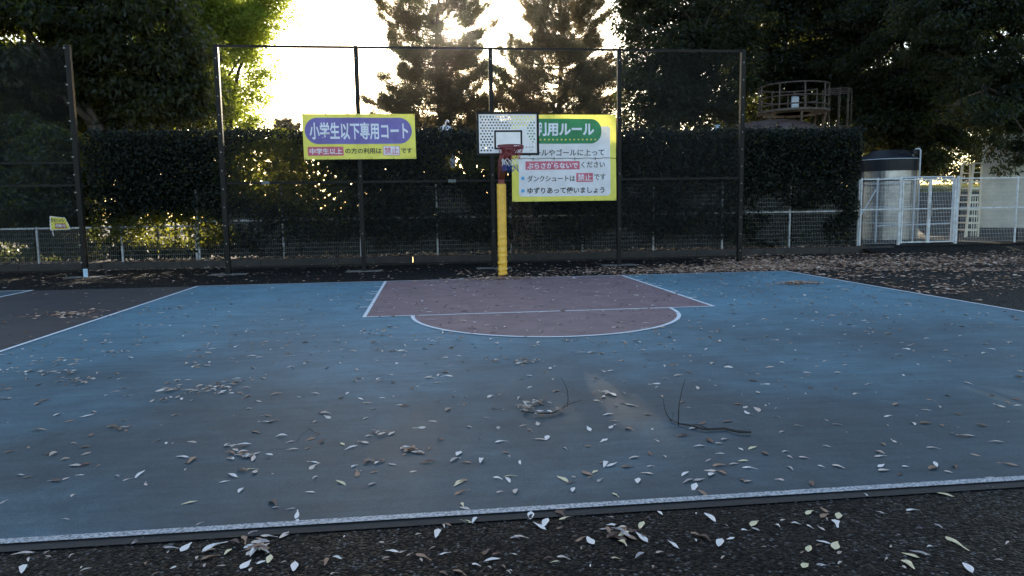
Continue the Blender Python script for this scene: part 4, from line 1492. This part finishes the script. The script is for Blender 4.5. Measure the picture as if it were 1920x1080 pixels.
# the two pines against the sky and a far one
pine('pine_tree', 'ragged pine with the low sun shining through it', base_at(822, 40), 25.0, 6.1, (850, 58), 5, (0.5, 0),
     lambda t: (0.86 + 0.14 * math.sin(t * 22 + 1)) * (1 - t) ** 0.42)
pine('pine_tree', 'dense pine standing between hoop and right banner, against the sky', base_at(1050, 38), 25.0, 7.0, None, 8, (0.1, 0),
     lambda t: (0.9 + 0.1 * math.sin(t * 20)) * (1 - t) ** 0.55)
pine('pine_tree', 'small far pine top just above the hedge left of the purple banner', base_at(540, 70), 11.6, 4.2, None, 12, (0, 0), lambda t: (1 - t) ** 0.5)

# dry brown climber beside the pole
def climber():
    root = thing('dry_shrub', 'thin shrub with dry brown leaves right of the yellow pole', 'shrub', (P(975, 470, 5.35)[0], 5.35, 0.17))
    s = MB(); C = []
    for q in range(7):
        x = P(968, 470, 5.35)[0] + random.uniform(-0.15, 0.35)
        pts = [(x, 5.35, 0.12)]
        for i in range(6): pts.append((pts[-1][0] + random.uniform(-.12, .14), 5.35 + random.uniform(-.1, .05), pts[-1][2] + 0.27))
        s.tube(pts, [0.012, 0.011, 0.01, 0.008, 0.006, 0.005, 0.003], 5)
        for i in range(46):
            p = np.array(pts[random.randint(1, 6)]); C.append(p + rng.normal(size=3) * np.array([0.14, 0.06, 0.14]))
    s.build('stems', MAT['bark'], root)
    C = np.array(C); n = len(C)
    V, F = leaf_cards(C, rand_dir(n) + np.array([0, 0, -.5]), rand_dir(n), rng.uniform(.05, .09, n), rng.uniform(.025, .04, n))
    np_mesh('foliage', V, F, MAT['rust_leaf'], root)


climber()

# grass on the bank seen through the gate
n = 9000
gx0, gx1 = P(1700, 350, 17)[0], P(1840, 350, 17)[0]
C = np.stack([rng.uniform(gx0 - 1, gx1 + 2, n), rng.uniform(15, 19, n), np.zeros(n)], 1)
C[:, 2] = P(1760, 352, 17)[2] - 0.12 + (C[:, 1] - 17) * 0.05 + rng.uniform(0, 0.2, n)
V, F = leaf_cards(C, rand_dir(n) * 0.5 + np.array([0, 0, 1.0]), rand_dir(n), rng.uniform(.15, .3, n), 0.03)
tag(np_mesh('grass', V, F, MAT['grass']), kind='stuff')
zb = P(1760, 356, 17)[2]
tag(MB().add([(gx0 - 3, 11.5, 0.18), (gx1 + 3, 11.5, 0.18), (gx1 + 3, 15, zb - 0.15), (gx0 - 3, 15, zb - 0.15), (gx1 + 3, 20, zb + 0.05), (gx0 - 3, 20, zb + 0.05)],
             [(0, 1, 2, 3), (3, 2, 4, 5)]).build('bank', MAT['soil']), kind='structure')


# ------------------------------------------------------------------ fallen leaves
def leaf_shape(seed, narrow, curl):
    """a dry leaf about 1 long, curled along and across, midrib crease"""
    r = np.random.default_rng(seed)
    nu, nv = 9, 5
    V = []
    ar = (0.11 if narrow else 0.165) * r.uniform(0.85, 1.2)
    bend = r.uniform(-0.25, 0.25); tw = r.uniform(-0.6, 0.6) * curl
    arch = r.uniform(0.06, 0.24) * curl * (1 if r.uniform() < 0.6 else -1)
    cup = r.uniform(0.4, 1.6) * curl
    skew = r.uniform(-0.06, 0.06)
    for i in range(nu):
        t = i / (nu - 1)
        wd = ar * (math.sin(math.pi * t ** (0.85 if narrow else 0.75)) ** 0.8 + 0.015)
        for j in range(nv):
            s_ = j / (nv - 1) * 2 - 1
            x_ = t - 0.5
            y_ = s_ * wd + bend * (x_ * x_ - 0.1) + skew * math.sin(7 * t) * s_
            z_ = arch * (0.25 - x_ * x_) * 1.6 + cup * abs(s_) ** 1.5 * wd * 0.7 + 0.012 * math.sin(9 * t + 3 * s_)
            c_, q_ = math.cos(tw * x_), math.sin(tw * x_)
            V.append((x_, y_ * c_ - z_ * q_ * 0.5, y_ * q_ * 0.5 + z_ * c_))
    V = np.array(V)
    V[:, 2] -= V[:, 2].min()
    F = [(i * nv + j, i * nv + j + 1, (i + 1) * nv + j + 1, (i + 1) * nv + j) for i in range(nu - 1) for j in range(nv - 1)]
    return V, np.array(F)


SHAPES = {}
for kind, nar, cur in (('narrow', True, 0.45), ('broad', False, 0.45), ('curled', False, 0.8)):
    SHAPES[kind] = [leaf_shape(100 + 10 * i + len(kind), nar, cur) for i in range(7)]
MESHES = {}


def leaf_mesh(kind, i, col):
    key = (kind, i, col)
    if key not in MESHES:
        V, F = SHAPES[kind][i]
        me = bpy.data.meshes.new('fallen_leaf')
        me.from_pydata([tuple(v) for v in V], [], [tuple(map(int, f)) for f in F])
        me.polygons.foreach_set('use_smooth', [True] * len(F))
        me.materials.append(LEAFCOL[col])
        MESHES[key] = me
    return MESHES[key]


LEAVES = []          # (x, y, z, length, heading, kind, colour)


def surf_z(x, y):
    if not (-D < y < 0 and -22 < x < WR): return 0.003
    return 0.0105 if (abs(x) < 2.5 and y > -LF - 2.1) else 0.0062


def pix_leaf(px, py, ln_px, ang, col, kind):
    p = G(px, py)
    a = math.radians(ang)
    q = G(px + 10 * math.cos(a), py - 10 * math.sin(a))
    d = q - p
    head = math.atan2(d[1], d[0])
    length = float(np.linalg.norm(d)) / 10 * ln_px
    length = min(0.15 if kind == 'narrow' else 0.095, max(0.045, length)) * 0.94
    LEAVES.append((p[0], p[1], surf_z(p[0], p[1]), length, head, kind, col))


NEAR = """20,849,30,10,white,narrow;37,893,20,0,white,narrow;98,904,20,3,grey,narrow;150,893,20,5,white,narrow;240,901,22,15,pale,narrow;262,892,24,32,white,narrow
8,943,20,25,grey,narrow;138,931,12,30,pale,curled;123,976,17,-5,grey,narrow;355,945,34,10,yellow,narrow;343,859,27,-5,white,narrow;360,865,22,45,tan,narrow;352,869,16,10,brown,broad
436,894,22,-22,white,narrow;452,922,14,40,white,curled;513,946,20,-40,brown,curled;518,954,14,0,grey,curled;545,957,22,5,grey,narrow;557,967,16,75,white,narrow;558,979,10,60,white,curled
582,925,20,-5,white,narrow;640,908,22,-20,yellow,narrow;665,876,15,20,white,curled;375,984,16,20,grey,narrow;470,882,26,5,yellow,narrow;480,886,15,60,pale,narrow;430,838,24,0,white,narrow
455,850,24,10,pale,curled;448,856,20,-8,grey,narrow;466,858,24,12,white,curled;480,853,20,25,pale,narrow;548,845,27,5,pale,narrow
43,1040,50,8,pale,narrow;43,1068,18,80,white,broad;258,1015,30,32,grey,narrow;322,1029,35,-5,grey,narrow;350,1027,28,38,white,broad;402,1026,55,22,white,narrow;392,1034,30,15,tan,narrow
428,1036,20,42,yellow,broad;395,1046,42,12,tan,narrow;474,1000,22,20,grey,curled;505,1007,36,4,pale,narrow;533,1005,24,35,pale,broad;470,1026,30,20,white,curled;485,1022,34,-15,pale,curled;495,1034,30,-30,white,curled;478,1036,28,50,white,curled;462,1060,28,45,white,broad;490,1056,17,20,white,curled;505,1050,18,70,yellow,broad;552,1064,20,80,white,broad
612,1055,15,70,tan,curled;632,1048,20,-12,white,curled;292,1077,22,25,pale,narrow;770,846,30,8,white,narrow;784,851,32,-5,pale,curled;760,842,22,15,white,curled;860,853,13,50,white,curled;948,851,20,8,tan,curled;902,866,13,80,white,curled;957,895,28,0,yellow,narrow
860,908,25,36,yellow,narrow;866,925,34,14,tan,narrow;938,925,12,10,pale,curled;967,924,11,70,pale,curled;1056,901,26,-25,yellow,narrow;1070,907,22,15,brown,narrow;1115,887,14,35,yellow,narrow;1125,903,12,30,grey,curled;1075,921,10,60,white,curled;1155,931,17,-32,yellow,narrow
1135,873,18,70,white,curled;1189,860,22,8,pale,broad;1196,904,11,80,white,curled;868,950,13,-65,yellow,narrow;872,956,22,-8,pale,curled;874,979,25,-15,yellow,narrow;890,977,14,50,white,curled;820,1001,20,75,white,broad;838,985,20,-20,tan,narrow;995,968,18,85,white,broad
1012,988,30,-25,white,narrow;1023,981,18,60,white,broad;1048,957,30,-10,tan,curled;1052,966,24,-35,brown,curled;1060,973,26,22,yellow,narrow;735,1036,32,-15,white,narrow;795,1046,34,-22,tan,narrow;835,1039,24,4,white,narrow;912,1036,18,35,brown,broad;932,1040,18,10,brown,curled;923,1051,34,16,white,narrow;893,1061,18,-15,white,curled;978,1008,30,-14,pale,narrow;965,1010,16,0,grey,curled
1057,1047,28,-12,pale,narrow;1028,1049,22,8,brown,curled;1040,1055,20,5,yellow,narrow;1107,1016,26,-52,white,broad;1090,1012,24,28,tan,narrow;1137,994,28,-8,grey,narrow;1146,985,22,8,white,narrow;1158,1006,34,10,brown,curled;1170,995,34,-50,tan,broad;1150,1006,30,20,brown,curled;1180,1008,34,-25,tan,narrow;1168,1020,22,-38,yellow,curled;1203,1009,34,-40,white,narrow;1203,986,15,55,yellow,broad;1237,963,16,-48,white,narrow;1262,1023,28,-35,white,narrow
1155,1048,17,-5,yellow,narrow;1200,1043,20,30,grey,curled;832,1076,18,-25,brown,broad;862,1075,30,-28,tan,narrow;1376,872,20,10,pale,narrow;1406,880,32,-4,white,narrow;1302,916,13,60,white,curled;1318,928,28,-28,tan,narrow;1540,877,12,-15,white,curled;1698,877,10,0,white,curled;1754,873,14,-62,white,narrow
1522,910,13,-60,brown,curled;1688,892,12,8,brown,curled;1778,887,10,-10,pale,curled;1858,898,28,-4,grey,narrow;1852,914,24,-3,pale,narrow;1620,928,20,-24,white,narrow;1772,929,40,-16,yellow,narrow;1711,958,28,4,white,narrow;1518,962,16,28,yellow,broad;1545,958,20,-40,tan,narrow;1546,968,18,20,tan,broad;1572,969,14,80,yellow,broad;1568,983,18,-65,white,broad;1332,972,30,-38,white,narrow
1415,983,18,35,yellow,broad;1417,994,18,-20,grey,curled;1458,987,14,-35,white,curled;1492,983,17,-15,white,curled;1519,989,16,-28,white,narrow;1540,992,18,-28,pale,narrow;1545,1018,32,-12,white,narrow;1567,1024,17,70,yellow,broad;1517,1030,13,70,yellow,broad;1350,1019,19,65,white,broad;1370,1011,13,10,white,broad;1305,1004,24,-20,tan,curled;1322,1010,26,-30,brown,curled
1510,1062,17,45,yellow,broad;1793,1021,56,-30,yellow,narrow;1725,1039,46,-8,grey,narrow;1708,1043,40,-22,yellow,narrow;1703,1060,32,-38,yellow,broad;1815,1067,30,-50,white,broad;1540,1061,12,0,grey,curled;610,777,22,0,brown,curled;604,774,16,30,brown,curled;1104,839,17,0,tan,broad;1014,826,26,-4,pale,narrow;1026,823,12,60,white,broad;1132,828,17,25,white,narrow
1104,806,12,-50,white,narrow;1148,802,15,35,yellow,narrow;1150,791,20,0,pale,narrow;1180,807,22,-20,tan,curled;1140,779,22,10,pale,narrow;1122,754,20,-15,white,narrow;1136,738,24,-5,brown,curled;1148,741,20,-25,tan,narrow;1185,762,28,-12,pale,narrow;1420,770,16,-38,white,narrow;1400,776,12,-40,white,broad;1312,839,26,8,white,narrow;1300,805,18,12,tan,broad;1348,834,17,3,pale,curled;1410,842,18,20,yellow,narrow;1330,829,18,-30,brown,curled
1350,853,20,0,pale,narrow;978,712,12,5,brown,curled;1172,718,14,0,brown,broad;920,745,14,20,pale,curled;840,770,14,30,white,curled;812,792,20,-5,pale,narrow;940,830,26,10,white,narrow;980,800,16,15,pale,narrow;1498,800,20,-8,white,narrow;1570,798,22,-6,white,narrow;1605,740,14,10,white,narrow;1750,842,30,-6,white,narrow;1680,760,14,20,pale,curled""".replace('\n', ';').split(';')
for t in NEAR:
    a = t.split(',')
    pix_leaf(float(a[0]), float(a[1]), float(a[2]), float(a[3]), a[4], a[5])

COLS = ['pale', 'white', 'yellow', 'grey', 'tan', 'brown']


def rnd_leaf(x, y, z, smin=0.05, smax=0.112, curl=0.25, cw=(0.29, 0.14, 0.05, 0.13, 0.23, 0.16)):
    k_ = rng.choice(['narrow', 'broad', 'curled'], p=[0.62 - curl / 2, 0.38 - curl / 2, curl])
    L_ = rng.uniform(smin, smax) * (0.75 if k_ != 'narrow' else 1)
    LEAVES.append((x, y, z, L_, rng.uniform(0, 6.28), str(k_), str(rng.choice(COLS, p=cw))))


# loose leaves over the court
for i in range(330):
    px, py = rng.uniform(-40, 1960), 640 + 270 * rng.uniform() ** 1.25
    p = G(px, py)
    if p[1] < -D + 0.15: continue
    rnd_leaf(p[0], p[1], surf_z(p[0], p[1]))
for i in range(640):
    x, y = rng.uniform(-6.0, 6.0), rng.uniform(-9, -0.05)
    if x < -1.5 and y > -6 and rng.uniform() < 0.55: continue
    rnd_leaf(x, y, surf_z(x, y))
for i in range(90):
    p = G(rng.uniform(-20, 1940), rng.uniform(960, 1078))
    if p[1] > -D - 0.12: continue
    rnd_leaf(p[0], p[1], 0.006, 0.025, 0.05, 0.5)
for i in range(820):
    x, y = rng.uniform(-6.0, 6.0), rng.uniform(-7.5, -0.05)
    if x < -2.4 and rng.uniform() < 0.6: continue
    rnd_leaf(x, y, surf_z(x, y), 0.065, 0.125)
# drifts gathered by the wind
CLUST = [(400, 730, 60, 9, 34), (450, 718, 22, 5, 12), (350, 735, 30, 5, 14), (330, 750, 20, 4, 8), (145, 716, 25, 5, 14), (115, 700, 60, 4, 16), (50, 698, 50, 4, 14), (90, 678, 70, 4, 12),
         (365, 688, 25, 4, 10), (225, 660, 40, 3, 10), (250, 610, 60, 3, 14), (320, 580, 40, 2, 12), (290, 586, 25, 2, 8), (230, 806, 25, 7, 8), (462, 856, 28, 8, 14), (440, 840, 18, 5, 5),
         (775, 846, 25, 7, 10), (705, 815, 25, 5, 7), (985, 680, 35, 5, 26), (935, 676, 25, 3, 8), (1120, 662, 20, 4, 7), (1070, 640, 25, 3, 8), (740, 660, 22, 3, 8), (720, 625, 40, 6, 10),
         (1140, 742, 22, 5, 6), (700, 868, 14, 3, 5), (600, 640, 70, 10, 8), (480, 1030, 25, 14, 14), (1165, 1002, 25, 10, 8)]
for px, py, sx, sy, nn in CLUST:
    for i in range(nn):
        qx, qy = px + rng.normal() * sx * 0.6, py + rng.normal() * sy * 0.6
        p = G(qx, qy)
        rnd_leaf(p[0], p[1], surf_z(p[0], p[1]) + rng.uniform(0, 0.012), 0.05, 0.10, 0.5, (0.16, 0.08, 0.02, 0.16, 0.32, 0.26))
# the little heap round the fallen twig
for i in range(46):
    t = rng.uniform(0, 5.2) + 1.2
    p = G(1020 + 32 * math.cos(t) + rng.normal() * 7, 770 - 12 * math.sin(t) + rng.normal() * 3)
    rnd_leaf(p[0], p[1], 0.014 + rng.uniform(0, 0.02), 0.05, 0.09, 0.5, (0.18, 0.06, 0.02, 0.06, 0.36, 0.32))

LEAVES.sort(key=lambda q: (q[0] - CAM[0]) ** 2 + (q[1] - CAM[1]) ** 2)
vis = []
rest = []
for q in LEAVES:
    d = np.array([q[0], q[1], q[2]]) - CAM
    dz = d @ FX
    u_, v_ = 960 + F_PX * (d @ RX) / dz, 540 - F_PX * (d @ UX) / dz
    if len(vis) < 300 and 4 < u_ < 1916 and v_ < 1074 and q[3] > 0.04: vis.append((q, u_, v_))
    else: rest.append(q)

LAND = [('twig', 1320, 800, 'the forked fallen twig'), ('heap', 1020, 770, 'the leaf heap with a twig in it')]


def describe(q, u, v):
    x, y = q[0], q[1]
    size = 'large' if q[3] > 0.105 else ('small' if q[3] < 0.065 else 'medium')
    colw = dict(pale='pale tan', white='whitish', yellow='yellowish', grey='greyish', tan='brown', brown='dark brown')[q[6]]
    shp = dict(narrow='narrow leaf', broad='broad leaf', curled='curled leaf')[q[5]]
    line = 'placard' if u < 260 else 'left end post' if u < 560 else 'purple banner' if u < 800 else 'hoop' if u < 1000 else 'rules banner' if u < 1170 \
        else 'right end post' if u < 1420 else 'brown tank' if u < 1600 else 'gate'
    if y < -D - 0.14: sf = 'on black asphalt'
    elif y < -D + 0.03: sf = 'on front line'
    elif y < -D + 0.75: sf = 'just beyond front line'
    elif math.hypot(u - 1320, (v - 795) * 2) < 130: sf = 'beside forked twig'
    elif math.hypot(u - 1025, (v - 768) * 2) < 95: sf = 'by heaped twig'
    elif y < -9.3: sf = 'on near court'
    else: sf = 'on court farther back'
    return f'{size} {colw} {shp} {sf} below {line}'


desc = {}
for i, (q, u, v) in enumerate(vis):
    desc.setdefault(describe(q, u, v), []).append(i)
labels = {}
ORD = ['nearest', 'second nearest', 'third nearest', 'fourth nearest', 'fifth nearest', 'sixth nearest', 'seventh nearest']
for d_, ids in desc.items():
    if len(ids) == 1:
        labels[ids[0]] = d_
        continue
    ids = sorted(ids, key=lambda i: -vis[i][2])
    for r_, i in enumerate(ids):
        w_ = ('nearer of two' if r_ == 0 else 'farther of two') if len(ids) == 2 else ('farthest such' if r_ == len(ids) - 1 else ORD[min(6, r_)] + ' such')
        labels[i] = d_ + ', ' + w_
for i, (q, u, v) in enumerate(vis):
    x, y, z, L_, hd, kd, cl = q
    o = bpy.data.objects.new('fallen_leaf', leaf_mesh(kd, int(rng.integers(7)), cl))
    COL.objects.link(o)
    o.location = (x, y, z)
    o.rotation_euler = (rng.normal() * 0.06, rng.normal() * 0.06, hd)
    o.scale = (L_, L_, L_)
    tag(o, labels[i], 'leaf', 'fallen leaves near the camera')

# everything farther off is litter
LV = {0: ([], [], 0), 1: ([], [], 0)}
acc = [[[], [], 0], [[], [], 0]]


def put(x, y, z, L_, hd, kd, tilt, which):
    V, F = SHAPES[kd][int(rng.integers(7))]
    V = V * L_
    ct, st = math.cos(tilt), math.sin(tilt)
    V = np.stack([V[:, 0], V[:, 1] * ct - V[:, 2] * st, V[:, 1] * st + V[:, 2] * ct], 1)
    V[:, 2] -= V[:, 2].min()
    c, s = math.cos(hd), math.sin(hd)
    R2 = np.stack([V[:, 0] * c - V[:, 1] * s + x, V[:, 0] * s + V[:, 1] * c + y, V[:, 2] + z], 1)
    a = acc[which]
    a[0].append(R2); a[1].append(F + a[2]); a[2] += len(V)


for q in rest: put(q[0], q[1], q[2], q[3], q[4], q[5], rng.normal() * 0.15, 0)


def litter(n, fx, z=0.006, heap=0.0, which=1, smin=0.055, smax=0.105):
    k_ = 0
    while k_ < n:
        r_ = fx()
        if r_ is None: continue
        x, y, hgt = r_
        put(x, y, z + hgt * rng.uniform(0.1, 1), rng.uniform(smin, smax), rng.uniform(0, 6.28), ('narrow', 'broad', 'curled')[int(rng.integers(3))], rng.normal() * 0.22, which)
        k_ += 1


def ellip(cx, cy, rx, ry, h):
    def f():
        a, r_ = rng.uniform(0, 6.28), abs(rng.normal()) * 0.5
        return cx + rx * r_ * math.cos(a), cy + ry * r_ * math.sin(a), h * max(0, 1 - r_)
    return f


def right_drift():
    x, y = rng.uniform(5.5, 24), rng.uniform(-4.5, 4.6)
    if x < WR + 0.05 and y < 0.05: return None
    b = smooth_noise(np.array([[x * 0.6, y * 1.6, 0]]), 41, 1.3)[0]
    lim = 0.10 + 0.5 * max(0, b + 0.15)
    dd = y - (2.0 - 0.12 * (x - 6))
    band = math.exp(-(dd / 1.3) ** 2) * 0.55
    band2 = math.exp(-((y - (-0.3 - 0.42 * (x - 8.5))) / 0.35) ** 2) * 0.7 if x > 8 else 0
    if rng.uniform() > lim * 0.5 + band + band2: return None
    return x, y, 0.02


def back_drift():
    x = rng.uniform(-1, 7.5)
    y = rng.uniform(0.03, 2.6)
    if rng.uniform() > np.clip((x - 0.6) / 5, 0.10, 1) * math.exp(-((y - 0.9) / 0.9) ** 2): return None
    return x, y, 0.015


for i in range(520):
    x, y = rng.uniform(-6, 6), -0.1 - 11.2 * rng.uniform() ** 0.8
    put(x, y, 0.0095, rng.uniform(0.012, 0.035), rng.uniform(0, 6.28), 'curled', 0.2, 0)
litter(14500, right_drift, smin=0.06, smax=0.125)
litter(3200, back_drift)
litter(420, ellip(-0.15, -0.10, 1.5, 0.42, 0.03), 0.013)
litter(240, ellip(5.05, -2.42, 0.62, 0.30, 0.04), 0.013)
litter(500, lambda: (rng.uniform(-13, 9), rng.uniform(2.0, 5.0), 0.01))
litter(700, lambda: (rng.uniform(-13, 9), 5.0 - abs(rng.normal()) * 0.22, 0.02))
litter(1700, lambda: (rng.uniform(-14, 11), rng.uniform(5.17, 5.8), 0.03), 0.175)
litter(240, lambda: (rng.uniform(-13, -2), rng.uniform(0.3, 3.0), 0.01), smin=0.04)
litter(130, ellip(-6.75, -3.75, 0.8, 0.5, 0.01), 0.008)
litter(60, lambda: (rng.uniform(-9, -6.2), rng.uniform(-8, -0.2), 0.004), 0.006)
litter(260, lambda: (rng.uniform(6.3, 16), rng.uniform(-10, -1), 0.004), 0.006)
V0 = np.concatenate(acc[0][0] + acc[1][0]); F0 = np.concatenate(acc[0][1] + [f + acc[0][2] for f in acc[1][1]])
lo = np_mesh('leaf_litter', V0, F0, LITTER_MAT, None, smooth=True)
lo.data.materials.append(LITTER_BROWN)
mi = np.zeros(len(F0), np.int32); mi[sum(len(f) for f in acc[0][1]):] = 1
lo.data.polygons.foreach_set('material_index', mi)
tag(lo, 'dry brown and pale leaves drifted over the court edges and under the fence', 'leaf litter', kind='stuff')


# ------------------------------------------------------------------ twigs
def vert(px, py, px2, py2, n=6, bend=0.02):
    """a shoot that stands up from a ground point (px,py) to the height seen at (px2,py2)"""
    a = G(px, py)
    b = P(px2, py2, a[1])
    return [tuple(a + (b - a) * t + np.array([bend * math.sin(3.1 * t), bend * math.sin(3.1 * t), 0.008])) for t in np.linspace(0, 1, n)]


def ground_path(pts, z=0.02):
    return [tuple(G(px, py) + np.array([0, 0, z + 0.004 * math.sin(i * 2)])) for i, (px, py) in enumerate(pts)]


t = MB()
g = ground_path([(1408, 816), (1385, 816), (1358, 808), (1320, 810), (1290, 803), (1272, 799), (1256, 790)])
t.tube(g, [0.008, 0.0085, 0.008, 0.007, 0.006, 0.005, 0.004], 7)
t.tube(vert(1272, 799, 1285, 712, 8, -0.025), [0.0045, 0.004, 0.0036, 0.0033, 0.003, 0.0026, 0.002, 0.0012], 6)
t.tube(vert(1258, 791, 1244, 750, 6, -0.02), [0.0035, 0.003, 0.0026, 0.0022, 0.0018, 0.001], 6)
t.tube(ground_path([(1330, 808), (1310, 801), (1290, 799), (1278, 798)], 0.012), [0.004, 0.0034, 0.003, 0.0015], 5)
t.tube(vert(1258, 793, 1262, 776, 4, 0.01), 0.0015, 4)
t.tube(vert(1362, 808, 1359, 802, 3, 0), [0.005, 0.004, 0.002], 5)
tag(recenter(t.build('fallen_twig', MAT['twig'], None, True)), 'forked dark twig with two shoots standing up from the blue court', 'twig')
t = MB()
t.tube(ground_path([(978, 779), (1000, 783), (1035, 782), (1050, 775), (1068, 766), (1092, 756)], 0.03), [0.005, 0.006, 0.006, 0.005, 0.0035, 0.0015], 6)
t.tube(vert(1064, 764, 1051, 710, 7, 0.03), [0.0035, 0.003, 0.0028, 0.0024, 0.002, 0.0016, 0.001], 5)
t.tube(ground_path([(1050, 775), (1062, 763), (1070, 758)], 0.025), [0.003, 0.002, 0.001], 5)
tag(recenter(t.build('fallen_twig', MAT['twig'], None, True)), 'dark twig lying through the little heap of dry leaves', 'twig')
t = MB()
t.tube(ground_path([(556, 833), (566, 818), (580, 806), (590, 814), (600, 818)], 0.014), 0.0014, 4)
tag(recenter(t.build('fallen_twig', MAT['twig'], None, True)), 'tiny hair thin bent twig left of the court centre', 'twig')


# ------------------------------------------------------------------ added volume for a glow round the sun
hz = bpy.data.materials.new('glare_volume')
hz.use_nodes = True
hn = hz.node_tree
for n_ in list(hn.nodes):
    if n_.type == 'BSDF_PRINCIPLED': hn.nodes.remove(n_)
pv = hn.nodes.new('ShaderNodeVolumePrincipled')
pv.inputs['Color'].default_value = (0.95, 0.93, 0.9, 1)
pv.inputs['Density'].default_value = 0.00005  # thin volume added to imitate lens glare round the sun
pv.inputs['Anisotropy'].default_value = 0.94
hn.links.new(pv.outputs[0], hn.nodes['Material Output'].inputs['Volume'])
tag(MB().box((-151, -61, -1), (151, 181, 34)).build('glow_haze', hz), kind='stuff')
